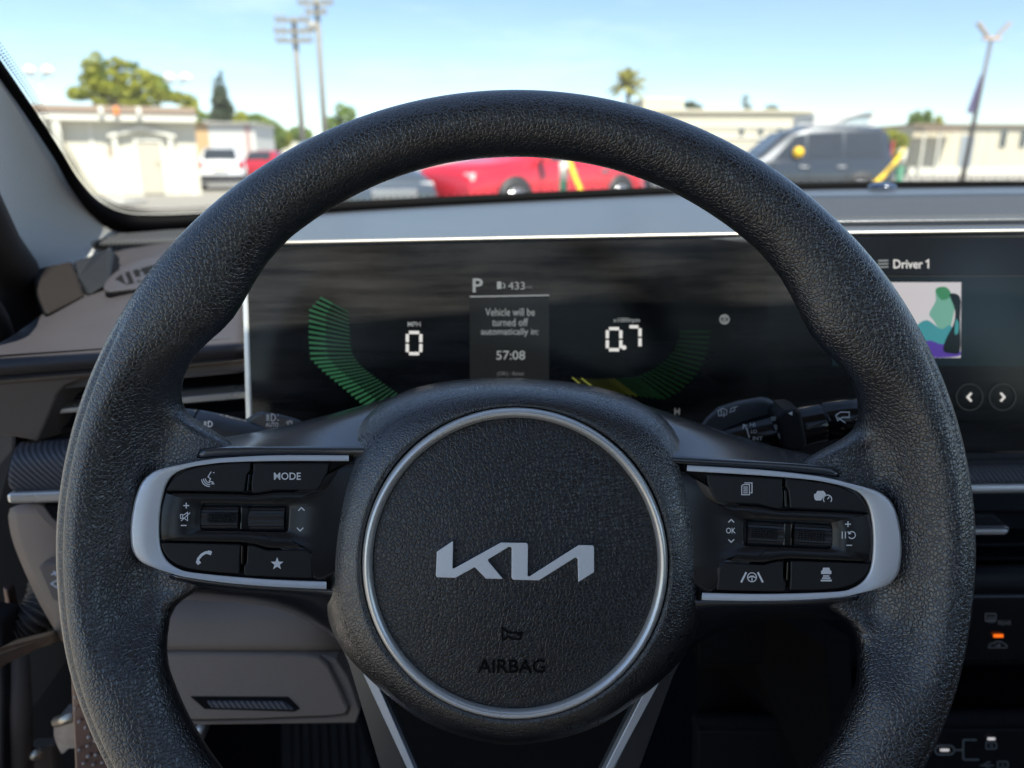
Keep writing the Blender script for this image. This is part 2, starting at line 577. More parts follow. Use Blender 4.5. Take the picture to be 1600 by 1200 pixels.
# emblem
lg = [(75, 160), (225, 60), (220, 312), (236, 314), (668, 75), (905, 78), (918, 95), (915, 383), (930, 390), (1388, 98), (1518, 100), (1530, 118), (1530, 350), (1384, 442), (1378, 226), (1358, 213), (1020, 426), (778, 420), (766, 404), (768, 124), (745, 113), (548, 232), (552, 250), (686, 412), (530, 410), (425, 303), (247, 402), (78, 398), (66, 384)]
def lgp(x, y, w): return Lw(670 + x / 5.926, 835 + y / 5.926, w)
emb = prism('emblem', [lgp(x, y, -0.0012) for x, y in lg], [lgp(x, y, -0.0050) for x, y in lg], M['brushed'], pad, True, bevel=0.00022)
tag(emb, 'brushed silver letter emblem')
# moulded horn symbol and lettering
M['emboss'] = mat('moulded_black', (0.003, 0.003, 0.004), 0.30, spec=0.2)
def pad_map(cx, cy):
    def f(x, y, l=0.0):
        p = Lw(cx + x, cy - y, -0.004)
        ff = math.hypot(p.x / ring_rx, (p.y - ringc.y) / ring_ry)
        p.z = zdisc(ff) + 0.0004 + l
        return p
    return f
text('moulded_lettering', 'AIRBAG', 106, 22, pad_map(799, 1043), M['emboss'], pad, True, bold=0.01)
icon('moulded_horn', [[(-14, 12), (-14, -11)], [(-12, 9), (-4, 3), (20, 3)], [(-12, -8), (-4, -3), (2, -7), (14, -7), (16, 0), (8, 0)]], 2.6, pad_map(799, 992), M['emboss'], pad, True)

# ---- spokes. Left side measured; right side is its mirror image.
bez_o = [(545, 711), (430, 711.5), (355, 715), (318, 719), (292, 724), (262, 730), (240, 737), (222, 753), (211, 780), (205, 812), (204, 837), (207, 860), (219, 877), (240, 887), (262, 894), (290, 902), (355, 911), (430, 917), (510, 920.5)]
bez_i = [(545, 720.5), (430, 720.5), (355, 722.5), (325, 725.5), (298, 730), (280, 736), (268, 745), (259, 760), (252.5, 785), (249.5, 810), (249, 835), (251, 855), (257, 870), (266, 880.5), (277, 887.5), (295, 893.5), (355, 900), (430, 905.5), (510, 908.5)]
bo = resample(catmull([Lw(x, y, 0) for x, y in bez_o], 6), 90)
bi_raw = catmull([Lw(x, y, 0) for x, y in bez_i], 6)
bi = resample(bi_raw, 90)
def lift_w(p, w):  # keep the photo position while moving a wheel-plane point to height w
    k = (D0 - w) / D0
    ox, oy = (WC[0] - 800) / F * D0, (600 - WC[1]) / F * D0
    o = Vector((ox * _c - oy * _s, ox * _s + oy * _c, 0))
    q = (Vector((p.x, p.y, 0)) + o) * k - o
    return Vector((q.x, q.y, w))
def wb(x):
    """Spoke face height at distance |x| from the wheel axis: it rises from the hub out to the rim."""
    x = min(0.17, max(0.06, abs(x)))
    return -0.0125 + (x - 0.08) / 0.08 * 0.0155
def Lb(px, py, off):
    """Point on the spoke face seen at a photo pixel, off metres above the face."""
    p = Lw(px, py, 0)
    for _ in range(3): p = Lw(px, py, wb(p.x) + off)
    return p
def spoke_sheet(name, rows, m, mirror, thick=0.003, sub=1):
    return sheet(name, [[mir(p, mirror) for p in r] for r in rows], m, wheel, thick, sub, True)
ctrl = {}
for side in (False, True):
    rows = []
    for f, dw in ((0.0, -0.0045), (0.0, -0.0008), (0.10, 0.0), (0.5, -0.0012), (0.9, 0.0), (1.0, -0.0006), (1.0, -0.0045)):
        rows.append([mir(lift_w(p.lerp(q, f), wb(p.lerp(q, f).x) + dw), side) for p, q in zip(bo, bi)])
    o = sheet('spoke_bezel', rows, M['silver'], wheel, 0, 0, True)
    tag(o, 'satin silver spoke surround')
    # black backing plate under bezel and buttons
    poly = [mir(lift_w(p, wb(p.x) - 0.0042), side) for p in bo] + [mir(Lb(x, y, -0.0042), side) for x, y in ((560, 920), (600, 860), (600, 760), (580, 712))]
    prism('spoke_plate', poly, [p - Vector((0, 0, 0.012)) for p in poly], M['gloss'], wheel, True)
    # raised waist panel round the rollers
    def pl(pts, w1, th, m, nm='control_panel', bev=0.0004, parent=wheel):
        f = [mir(Lb(180 + x / 4, 680 + y / 4, w1), side) for x, y in pts]
        b = [p - Vector((0, 0, th)) for p in f]
        return prism(nm, f, b, m, parent, True, bevel=bev)
    waist_o = [(312, 362), (520, 362), (790, 368), (860, 374), (930, 366), (1010, 354), (1270, 356), (1330, 330), (1440, 180), (1560, 160), (1600, 420), (1500, 800), (1300, 912), (1246, 905), (1240, 735), (1200, 706), (955, 706), (860, 678), (780, 668), (284, 660), (278, 560), (284, 460)]
    win = [(540, 440), (555, 424), (1072, 436), (1086, 450), (1078, 592), (1064, 606), (548, 596), (532, 582)]
    # panel with a window: outer ring of quads between outline and roller window, built as a bridged loop
    NO = 88
    def close_resample(pts, n):
        return resample([Vector((x, y, 0)) for x, y in pts] + [Vector((pts[0][0], pts[0][1], 0))], n + 1)[:-1]
    oc = close_resample(waist_o, NO)
    cx, cy = 810, 515
    wc_ = close_resample(win, NO * 3)
    def angkey(p): return math.atan2(p.y - cy, (p.x - cx) * 0.5)
    # match window points by angle to the outline points
    wi = []
    for p in oc:
        a = angkey(p)
        wi.append(min(wc_, key=lambda q: abs((angkey(q) - a + math.pi) % (2 * math.pi) - math.pi)))
    def pp(v, w): return mir(Lb(180 + v.x / 4, 680 + v.y / 4, w), side)
    rows = [[pp(p, -0.0035) for p in oc + oc[:1]], [pp(p, -0.0012) for p in oc + oc[:1]]]
    rows += [[pp(p.lerp(q, 0.06), -0.0007) for p, q in zip(oc + oc[:1], wi + wi[:1])]]
    rows += [[pp(p.lerp(q, 0.5), -0.0010) for p, q in zip(oc + oc[:1], wi + wi[:1])]]
    rows += [[pp(p.lerp(q, 0.97), -0.0009) for p, q in zip(oc + oc[:1], wi + wi[:1])]]
    rows += [[pp(q, -0.0014) for q in wi + wi[:1]], [pp(q, -0.006) for q in wi + wi[:1]]]
    cp = sheet('control_panel', rows, M['panel'], wheel, 0, 0, True)
    ctrl[side] = cp
    # roller well
    pl([(530, 420), (1090, 430), (1085, 612), (525, 602)], -0.0050, 0.004, M['black'], 'roller_well', 0)
    # buttons
    A = [(322, 336), (345, 300), (380, 262), (430, 228), (500, 204), (600, 186), (720, 177), (842, 172), (842, 222), (822, 246), (812, 300), (806, 354), (560, 350), (322, 346)]
    B = [(862, 176), (1334, 176), (1326, 232), (1276, 330), (1246, 344), (1000, 341), (930, 355), (866, 362), (852, 352), (850, 300), (856, 250), (862, 226)]
    C = [(288, 672), (500, 676), (782, 684), (776, 800), (776, 866), (640, 858), (540, 848), (450, 832), (380, 806), (330, 768), (300, 726), (288, 692)]
    Dn = [(826, 690), (856, 690), (950, 720), (1196, 718), (1222, 744), (1232, 893), (1100, 890), (806, 878), (804, 826), (820, 802)]
    ctrl[(side, 'A')] = pl(A, -0.0002, 0.004, M['button'], 'button', 0.0005)
    ctrl[(side, 'B')] = pl(B, -0.0002, 0.004, M['button'], 'button', 0.0005)
    ctrl[(side, 'C')] = pl(C, -0.0002, 0.004, M['button'], 'button', 0.0005)
    ctrl[(side, 'D')] = pl(Dn, -0.0002, 0.004, M['button'], 'button', 0.0005)
    # little ribs between the buttons
    pl([(832, 244), (840, 238), (848, 246), (838, 348), (822, 350)], -0.0004, 0.003, M['gloss'], 'divider', 0.0003)
    pl([(788, 690), (804, 690), (802, 800), (796, 810), (786, 806)], -0.0004, 0.003, M['gloss'], 'divider', 0.0003)
    # rollers
    for ri, (x0, x1) in enumerate(((550, 778), (846, 1066))):
        y0, y1 = (440 + ri * 6, 594 + ri * 6)
        NRr = 40
        pts_y = Lb(180 + x0 / 4, 680 + y0 / 4, 0).y - Lb(180 + x0 / 4, 680 + y1 / 4, 0).y
        R = pts_y / 2 * 1.02
        cA = Lb(180 + x0 / 4, 680 + (y0 + y1) / 8, -0.0045); cB = Lb(180 + x1 / 4, 680 + (y0 + y1) / 8, -0.0045)
        V, Fs = [], []
        for P in (cA, cB):
            for i in range(NRr):
                an = 2 * math.pi * i / NRr
                rr = R * (1.0 if i % 2 else 0.93) * (0.99 if abs(math.degrees(an) - 90) < 24 else 1.0)
                V.append(mir((P.x, P.y + rr * math.cos(an), P.z + rr * 0.62 * math.sin(an)), side))
        for i in range(NRr):
            j = (i + 1) % NRr
            Fs.append((i, j, NRr + j, NRr + i))
        Fs += [tuple(range(NRr - 1, -1, -1)), tuple(range(NRr, 2 * NRr))]
        rl = link('roller', fix_normals(mesh(V, Fs)), M['roller'], wheel, True)
        # raised knurled grip strip with pyramid studs (the outer left roller and both right ones have it)
        if not (side is False and ri == 1):
            x0g, x1g = x0 + 28, x1 - 10
            def zt(x): return cA.z + (cB.z - cA.z) * (x - x0) / (x1 - x0) + R * 0.62 - 0.0001
            def gp(x, y, dz): 
                p = Lw(180 + x / 4, 680 + y / 4, zt(x)); p.z = zt(x) + dz
                return mir(p, side)
            yc = (y0 + y1) / 2
            fr_ = [gp(x0g, yc - 32, 0.0004), gp(x1g, yc - 32, 0.0004), gp(x1g, yc + 32, 0.0004), gp(x0g, yc + 32, 0.0004)]
            prism('grip_strip', fr_, [p - Vector((0, 0, 0.0012)) for p in fr_], M['dark'], rl, True)
            V, Fs = [], []
            for gx in range(9):
                for gy in range(4):
                    x = x0g + 10 + gx * (x1g - x0g - 20) / 9 + 0; y = yc - 26 + gy * 13.5
                    wdx = (x1g - x0g - 20) / 9 * 0.8
                    bI = len(V)
                    V += [gp(x, y, 0.0005), gp(x + wdx, y, 0.0005), gp(x + wdx, y + 10.5, 0.0005), gp(x, y + 10.5, 0.0005), gp(x + wdx / 2, y + 5, 0.0012)]
                    Fs += [(bI, bI + 1, bI + 4), (bI + 1, bI + 2, bI + 4), (bI + 2, bI + 3, bI + 4), (bI + 3, bI, bI + 4)]
            st = link('knurling', fix_normals(mesh(V, Fs)), M['roller'], rl, True); tag(st, kind='stuff')
    pl([(784, 446), (838, 448), (836, 596), (778, 594)], -0.0016, 0.004, M['gloss'], 'roller_bridge', 0.0006)
    # satin cover above the bezel: a top facing the sky and a narrow front band
    up_t = [(322, 686), (345, 683.5), (395, 676.5), (440, 667), (516, 647), (579, 630), (640, 612), (700, 600)]
    up_c = [(312, 702), (335, 699.5), (385, 699), (440, 699.5), (516, 700.5), (579, 701), (640, 701), (700, 701)]
    up_b = [(304, 718), (330, 714), (380, 711), (440, 710), (516, 710), (579, 710), (640, 710), (700, 710)]
    def rowp(pts, w): return [Lw(x, y, w + 0.75 * max(0.0, wb(Lw(x, y, 0).x) + 0.0125)) for x, y in pts]
    def mixr(a, b, f): return [(p[0] + (q[0] - p[0]) * f, p[1] + (q[1] - p[1]) * f) for p, q in zip(a, b)]
    spoke_sheet('spoke_cover', [rowp(up_t, -0.075), rowp(up_t, -0.054), rowp(mixr(up_t, up_c, 0.25), -0.040), rowp(mixr(up_t, up_c, 0.7), -0.0245), rowp(mixr(up_t, up_c, 0.97), -0.0152), rowp(up_c, -0.0142), rowp(mixr(up_c, up_b, 0.5), -0.0140), rowp(up_b, -0.0146)], M['satin'], side)
    # lower cover below the bezel, sweeping round into the bottom spoke
    lo_t = [(262, 896), (290, 903), (355, 912.5), (430, 918.5), (500, 921.5), (560, 924), (640, 930)]
    lo_m = [(270, 912), (296, 920), (358, 927), (430, 931), (500, 936), (556, 950), (640, 975)]
    lo_b = [(284, 938), (305, 938.5), (362, 940), (430, 948), (487, 970), (530, 1003), (620, 1060)]
    spoke_sheet('lower_cover', [rowp(lo_t, -0.0155), rowp(mixr(lo_t, lo_m, 0.5), -0.0165), rowp(lo_m, -0.0195), rowp(mixr(lo_m, lo_b, 0.5), -0.028), rowp(mixr(lo_m, lo_b, 0.92), -0.042), rowp(lo_b, -0.058)], M['satin'], side)
    # bottom spoke: dark outer strip and silver inlay
    def strip(nm, pts_l, w1, th, m, bev=0.0004):
        f = [mir(Lw(x, y, w1), side) for x, y in pts_l]
        prism(nm, f, [p - Vector((0, 0, th)) for p in f], m, wheel, True, bevel=bev)
    strip('lower_spoke_strip', [(528, 1000), (556, 1000), (572, 1052), (640, 1212), (672, 1285), (690, 1460), (640, 1460), (628, 1290), (597, 1212), (545, 1040)], -0.030, 0.02, M['satin'])
    strip('lower_spoke_inlay', [(566, 1040), (592, 1073), (647, 1200), (686, 1290), (700, 1460), (688, 1460), (672, 1292), (637, 1204), (568, 1055)], -0.0292, 0.02, M['silver'])
f = [Lw(x, y, -0.034) for x, y in [(590, 1060), (1030, 1070), (960, 1200), (920, 1290), (905, 1460), (703, 1460), (688, 1290), (648, 1200)]]
prism('lower_spoke_panel', f, [p - Vector((0, 0, 0.015)) for p in f], M['gloss'], wheel, True, bevel=0.001)
# back boss joining hub and column
tube('hub_boss', [(0, -0.012, -0.03), (0, -0.016, -0.09)], [0.052, 0.045], M['dark'], wheel, 32, True)

# ---- printed symbols
WI = 0.0001
def wmap(cx, cy, w=WI):
    def f(x, y, l=0.0): return Lb(cx + x, cy - y, w + l)
    return f
WP = M['print']
bt = ctrl[(False, 'A')]; tag(bt, 'voice button')
icon('symbol', [[(4, 10), (-1, 2), (3, -1), (1, -4.5), (7, -6.5), (5, -9), (9, -9)], arc(1, -1, 6, 175, 285, 8), arc(1, -1, 9, 180, 280, 8), arc(1, -1, 12, 185, 275, 8), [(7, 8.5), (9, 8.5)]], 1.5, wmap(326, 747), WP, bt, True)
text('lettering', 'MODE', 42, 11.5, wmap(449, 744), WP, ctrl[(False, 'B')], True, bold=0.012)
icon('symbol', [([(-11, -9), (-9, -2), (-4, 4), (2, 7.5), (11, 8.5)], 4.2), ([(-11.5, -9.5), (-6.5, -6)], 6.0), ([(5, 8.4), (11.5, 6.2)], 6.0)], 4.2, wmap(319, 871), WP, ctrl[(False, 'C')], True)
star = []
for i in range(10):
    r_ = 10.5 if i % 2 == 0 else 4.4
    star.append((r_ * math.sin(math.pi * i / 5), r_ * math.cos(math.pi * i / 5)))
fill('symbol', star, wmap(433, 881), WP, ctrl[(False, 'D')], True)
cpl = ctrl[False]
WC2 = -0.0004
icon('symbol', [[(-4.5, 0), (4.5, 0)], [(0, 0.8), (0, 4.5)], [(0, -0.8), (0, -4.5)]], 1.7, wmap(291, 790, WC2), WP, cpl, True)
icon('symbol', [[(-7, -3), (-7, 3), (-3.5, 3), (-3.5, -3), (-7, -3)], [(-2.5, 2), (4, 6.5), (4, -6.5), (-2.5, -2)], [(-6, -7), (8, 6)]], 1.3, wmap(289, 807, WC2), WP, cpl, True)
icon('symbol', [[(-4.5, 0), (4.5, 0)]], 1.7, wmap(287, 821, WC2), WP, cpl, True)
icon('symbol', [[(-5, -2.5), (0, 2.5), (5, -2.5)]], 1.7, wmap(471, 795.5, WC2), WP, cpl, True)
icon('symbol', [[(-5, 2.5), (0, -2.5), (5, 2.5)]], 1.7, wmap(469, 827, WC2), WP, cpl, True)
cpr = ctrl[True]
icon('symbol', [[(-4.5, -2.2), (0, 2.2), (4.5, -2.2)]], 1.7, wmap(1142.5, 814, WC2), WP, cpr, True)
text('lettering', 'OK', 15, 9, wmap(1142, 829, WC2), WP, cpr, True, bold=0.012)
icon('symbol', [[(-4.5, 2.2), (0, -2.2), (4.5, 2.2)]], 1.7, wmap(1142.5, 845, WC2), WP, cpr, True)
icon('symbol', [[(-4.5, 0), (4.5, 0)], [(0, 0.8), (0, 4.5)], [(0, -0.8), (0, -4.5)]], 1.7, wmap(1325, 819, WC2), WP, cpr, True)
icon('symbol', [[(-10, -5.5), (-10, 5.5)], [(-5, -5.5), (-5, 5.5)], arc(5, 0, 5.5, -150, 150, 14), [(-1, 5.5), (0.5, 1.5), (4, 3)]], 1.6, wmap(1326, 836, WC2), WP, cpr, True)
icon('symbol', [[(-4.5, 0), (4.5, 0)]], 1.7, wmap(1327, 852, WC2), WP, cpr, True)
b2 = ctrl[(True, 'B')]
icon('symbol', [[(-8, -9), (-8, 5), (-5, 7), (4, 7), (4, -9), (-8, -9)], [(-4, 9.5), (8, 9.5), (8, -6), (5.5, -6)], [(-5.5, 3), (1.5, 3)], [(-5.5, 0), (1.5, 0)], [(-5.5, -3), (1.5, -3)], [(-5.5, -6), (1.5, -6)]], 1.5, wmap(1167, 764), WP, b2, True)
b1 = ctrl[(True, 'A')]
fill('symbol', [(-14, -2), (-14, 3), (-11, 4), (-9, 8), (1, 8), (4, 4), (5, 0), (-1, -3), (-3, -7), (-11, -7), (-13, -5)], wmap(1286, 775), WP, b1, True)
icon('symbol', [arc(7, -5, 6.5, -40, 220, 16), [(7, -5), (10, -1)]], 1.6, wmap(1286, 775), WP, b1, True)
b4 = ctrl[(True, 'D')]
icon('symbol', [([(-17, -8), (-9, 8)], 3.0), ([(17, -8), (9, 8)], 3.0), circ(0, 0, 7.0), ([(-6, -1), (-2, 1.5), (2, 1.5), (6, -1)], 2.2), [(0, 0.2), (0, -6)]], 1.6, wmap(1175, 902), WP, b4, True)
b3 = ctrl[(True, 'C')]
fill('symbol', [(-8, 0), (-8, 5), (-6, 6), (-5, 10), (5, 10), (6, 6), (8, 5), (8, 0)], wmap(1291, 897), WP, b3, True)
icon('symbol', [([(-5, -3), (5, -3)], 2.2), ([(-6.5, -6.3), (6.5, -6.3)], 2.4), ([(-8.5, -10), (8.5, -10)], 2.8)], 2.0, wmap(1291, 897), WP, b3, True)

# ================================================================== DASHBOARD
dash = thing('dashboard', 'dark grey car dashboard with ribbed trim, chrome strips and air vents behind the steering wheel', 'dashboard', W(800, 560, 0.52))
def rows_of(cols, rows):
    """rows: (list of py per column, list of Y per column)."""
    return [[W(x, y, Y) for x, y, Y in zip(cols, ys, Ys)] for ys, Ys in rows]
def yo(cols, base): return [base + 0.045 * max(-0.4, min(1.0, x / 385.0)) for x in cols]

# --- left wing of the dash: padded lip, pad, rise towards the windscreen corner
def lipy(x): return interp([(-110, 597), (0, 587), (160, 575.5), (384, 556)], x)
def Ylx(x, off): return 0.438 + off + 0.045 * max(-0.4, min(1.0, x / 385.0))
US = [0, 0.12, 0.28, 0.45, 0.62, 0.8, 1.0]
prow = [(-60, None, 0, 0.004), (-60, None, 4, -0.001), (-58, None, 16, -0.003), (-52, None, 27, 0.004), (-40, None, 37, 0.02),
        (14, [(0, 537), (30, 522), (100, 506), (160, 497), (240, 488), (384, 466)], 0, 0.075),
        (58, [(50, 500), (100, 482), (160, 464), (240, 452), (384, 428)], 0, 0.125),
        (100, [(90, 470), (160, 444), (240, 427), (384, 408)], 0, 0.175),
        (140, [(130, 436), (160, 418), (240, 398), (384, 388)], 0, 0.245),
        (160, [(150, 402), (190, 390), (240, 382), (384, 370)], 0, 0.300),
        (170, [(160, 388), (200, 378), (240, 371), (384, 362)], 0, 0.335)]
rows = []
for xl, tb_, up_px, off in prow:
    r_ = []
    for u in US:
        x = xl + (384 - xl) * u
        y = (lipy(x) - up_px) if tb_ is None else interp(tb_, x)
        r_.append(W(x, y, Ylx(x, off)))
    rows.append(r_)
sheet('left_pad', rows, M['dash_pad'], dash, 0.012, 2)
lip0 = [597, 591, 585, 580, 575.5, 569, 562.5, 556]
# corner speaker grille strip under the windscreen
gl = [90, 160, 200, 260, 320, 400, 470]
sheet('corner_grille', rows_of(gl, [([381, 378, 377, 375.5, 373, 368, 362], [0.745, 0.755, 0.76, 0.77, 0.785, 0.81, 0.83]), ([366, 364, 363, 361, 358, 352, 344], [0.77, 0.78, 0.79, 0.80, 0.82, 0.85, 0.87]), ([352, 350.5, 350, 348, 345, 338, 331], [0.79, 0.80, 0.81, 0.825, 0.845, 0.88, 0.90])]), M['grille'], dash, 0.006, 1)
# side-window vent let into the pad
def vent_pt(x, y, lift=0.0): return W(x, y, interp([(395, 0.705), (408, 0.685), (437, 0.625), (462, 0.575)], y) - 0.012 - lift)
vf = catmull([vent_pt(x, y) for x, y in [(160, 447), (172, 430), (196, 414), (226, 404), (262, 398), (290, 398), (292, 424), (262, 440), (222, 449), (184, 454), (166, 455)]], 4, True)
o = prism('window_vent', vf, [p + Vector((0, 0.02, -0.015)) for p in vf], M['dash_pad'], dash, bevel=0.002)
vi = catmull([vent_pt(x, y, 0.0006) for x, y in [(176, 443), (186, 431), (206, 420), (230, 412), (262, 406), (280, 406), (282, 420), (258, 431), (222, 440), (190, 446)]], 4, True)
prism('opening', vi, [p + Vector((0, 0.004, -0.003)) for p in vi], M['black'], o)
for x in (192, 206, 221, 237, 254, 270):
    f = [vent_pt(x + dx, y, 0.0016) for dx, y in ((-7, 418), (-2, 414), (9, 441), (4, 444))]
    prism('vent_bar', f, [p + Vector((0, 0.003, -0.002)) for p in f], M['dash_pad'], o, bevel=0.0006)

# --- left face: brown band, silver lines, long vent with chrome vane
cf = [-110, -40, 30, 100, 160, 240, 310, 388]
def Yf(off): return [y + off for y in yo(cf, 0.442)]
def shift(d0, d1): return [y + d0 + (d1 - d0) * max(0, min(1, x / 388)) for x, y in zip(cf, lip0)]
sheet('left_face', rows_of(cf, [(shift(1, 1), Yf(0.006)), (shift(4, 3), Yf(0.001)), (shift(9, 6), Yf(0.0)), (shift(14, 10), Yf(0.002))]), M['dash_face'], dash, 0.01, 1)
# face panel left of the vent with the curved opening edge
cpx = [(-110, 604), (-20, 598), (60, 593), (134, 589), (116, 596), (100, 603), (88, 618), (80, 640), (70, 664), (58, 690), (30, 684), (-20, 676), (-110, 668)]
f = [W(x, y, 0.442 + 0.045 * max(-0.4, x / 385.0) + 0.002) for x, y in cpx]
prism('side_panel', f, [p + Vector((0, 0.03, -0.005)) for p in f], M['dash_face'], dash, bevel=0.0025)
# vent cavity
box_f = [W(x, y, 0.53) for x, y in [(50, 575), (400, 560), (400, 668), (50, 700)]]
prism('vent_cavity', box_f, [p + Vector((0, 0.02, 0)) for p in box_f], M['black'], dash)
for nm, ya, yb, h, m_, dy in (('silver_line', 578, 557, 4.0, 'chrome', 0.006), ('silver_line', 593.5, 573.5, 4.5, 'chrome', 0.010), ('vent_vane', 645, 617, 11.0, 'chrome', 0.012)):
    xa, xb = (72 if nm == 'vent_vane' else 150), 388
    Ya, Yb = 0.442 + 0.045 * xa / 385 + dy, 0.487 + dy
    fr_ = [W(xa, ya - h / 2 + 1.5, Ya), W(xb, yb - h / 2, Yb), W(xb, yb + h / 2, Yb), W(xa, ya + h / 2 - 1.5, Ya)]
    prism(nm, fr_, [p + Vector((0, 0.014, 0.002)) for p in fr_], M[m_], dash, bevel=0.0009, seg=3)
for ya, yb in ((618, 600), (668, 642)):
    fr_ = [W(90, ya, 0.474), W(388, yb, 0.510), W(388, yb + 9, 0.510), W(90, ya + 9, 0.474)]
    prism('vent_vane', fr_, [p + Vector((0, 0.02, 0.003)) for p in fr_], M['dark'], dash, bevel=0.001)
fr_ = [W(x, y, 0.495) for x, y in ((150, 584), (388, 563), (388, 573), (150, 594))]
prism('vent_lip', fr_, [p + Vector((0, 0.01, 0)) for p in fr_], M['dash_face'], dash, bevel=0.0008)

# --- ribbed trim strip, chrome strip and lower panel on the left
def Yq(x, off=0.0): return 0.430 + 0.05 * max(-0.3, x / 400.0) + off
ct = [12, 40, 90, 160, 260, 380, 520]
def crow(ys, off): return [W(x, y, Yq(x, off)) for x, y in zip(ct, ys)]
def left_edge(rows_, xs):   # first column follows the curved end of the strip
    return [[W(x0, y0, Yq(x0, off))] + crow(ys, off)[1:] for (x0, y0), ys, off in rows_]
sheet('ribbed_trim', left_edge([((30, 690), [690, 689, 685, 680, 672, 664, 655], 0.020), ((21, 705), [705, 704, 700, 696, 690, 683, 675], 0.006), ((14, 732), [732, 731, 728, 726, 722, 718, 712], 0.0), ((10, 768), [770, 769.5, 768, 767, 765, 763, 760], 0.0)], ct), M['trim_rib'], dash, 0.006, 2)
fr_ = [W(x, y, Yq(x, -0.003)) for x, y in ((9, 772), (95, 769), (260, 766), (520, 761), (520, 779), (260, 784), (95, 786), (11, 788))]
prism('chrome_strip', fr_, [p + Vector((0, 0.012, 0)) for p in fr_], M['chrome'], dash, bevel=0.002, seg=3)
# lower panel outline, sweeping down into the knee panel
lp = [(10, 789), (14, 822), (20, 850), (38, 892), (58, 938), (76, 968), (92, 996), (120, 1030), (170, 1064), (250, 1100)]
rows = []
for fct in range(7):
    f_ = fct / 6
    row = []
    for (x, y) in [(200, 787), (205, 830), (215, 870), (228, 910), (240, 950), (250, 985), (262, 1020), (270, 1050), (290, 1090), (330, 1120)]:
        row.append((x, y))
    rows.append([W(a[0] + (b[0] - a[0]) * f_, a[1] + (b[1] - a[1]) * f_, Yq(a[0] + (b[0] - a[0]) * f_, 0.0) - 0.00012 * max(0, a[1] - 789) + (0.012 * (1 - f_) ** 4)) for a, b in zip(lp, row)])
sheet('lower_panel', rows, M['dash_low'], dash, 0.008, 1)
def Ylow(x, y, lift=0.0): return Yq(x) - 0.00012 * max(0, y - 789) - 0.0015 - lift
fr_ = [W(x, y, Ylow(x, y)) for x, y in ((58, 886), (66, 880), (150, 884), (158, 960), (100, 944), (80, 938))]
sw = prism('switch_panel', fr_, [p + Vector((0, 0.008, 0)) for p in fr_], M['dash_low'], dash, bevel=0.0012)
tag(sw, 'small switch panel')
def swm(cx, cy):
    return lambda x, y, l=0.0: W(cx + x, cy - y, Ylow(cx + x, cy - y, 0.0008) - l)
icon('symbol', [[(-6, -2), (6, 3)], [(-2, 4), (2, -4)]], 2.5, swm(86, 896), M['print'], sw)
icon('symbol', [[(-8, 0), (2, 6), (2, -7), (-8, 0)]], 2.2, swm(88, 912), M['print'], sw)
fr_ = catmull([W(x, y, Ylow(x, y)) for x, y in ((50, 790), (62, 806), (76, 822), (100, 836), (130, 842), (130, 832), (102, 824), (82, 810), (68, 791))], 3, True)
prism('vent_lip', fr_, [p + Vector((0, 0.006, 0)) for p in fr_], M['dash_low'], dash, bevel=0.001)
fr_ = [W(x, y, Ylow(x, y, 0.0002)) for x, y in ((68, 790), (84, 810), (104, 824), (130, 831), (130, 790))]
prism('recess', fr_, [p + Vector((0, 0.004, 0)) for p in fr_], M['black'], dash)

# --- knee panel under the column with its hinged lid and pull slot
def Yk(x, y): return 0.435 - 0.00016 * (y - 940) + 0.00004 * (x - 250)
ck = [200, 260, 330, 400, 460, 510, 545, 560]
kr = []
for y in (925, 960, 990, 1016):
    kr.append([W(x, y, Yk(x, y) + (0.0 if y > 930 else 0.012) + 0.014 * sstep(500, 560, x)) for x in ck])
sheet('knee_panel', kr, M['dash_low'], dash, 0.008, 1)
lid = [(240, 1021.5), (330, 1022), (420, 1022.5), (478, 1024), (498, 1028), (512, 1040), (528, 1072), (544, 1108), (540, 1116), (520, 1119), (400, 1124), (240, 1127)]
fr_ = [W(x, y, Yk(x, y) - 0.002) for x, y in lid]
ld = prism('storage_lid', fr_, [p + Vector((0, 0.012, 0)) for p in fr_], M['dash_low'], dash, bevel=0.0018, seg=3)
tag(ld, 'brown-grey storage lid with pull slot')
sl = [(298, 1089), (450, 1090), (468, 1108), (460, 1112), (320, 1108)]
fr_ = [W(x, y, Yk(x, y) - 0.0026) for x, y in sl]
prism('pull_slot', fr_, [p + Vector((0, 0.004, 0)) for p in fr_], M['black'], ld)
fr_ = [W(x, y, Yk(x, y) - 0.0032) for x, y in ((322, 1096), (444, 1097), (460, 1110), (330, 1107))]
prism('pull_handle', fr_, [p + Vector((0, 0.003, 0)) for p in fr_], M['trim_rib'], ld, bevel=0.0008)
edge = [(500, 1022), (525, 1030), (545, 1060), (562, 1112), (556, 1130), (240, 1134), (240, 1128), (400, 1125.5), (522, 1120.5), (545, 1117), (547, 1108), (530, 1070), (514, 1038)]
fr_ = [W(x, y, Yk(x, y) + 0.001) for x, y in edge]
prism('knee_panel_edge', fr_, [p + Vector((0, 0.02, 0)) for p in fr_], M['dash_low'], dash, bevel=0.001)

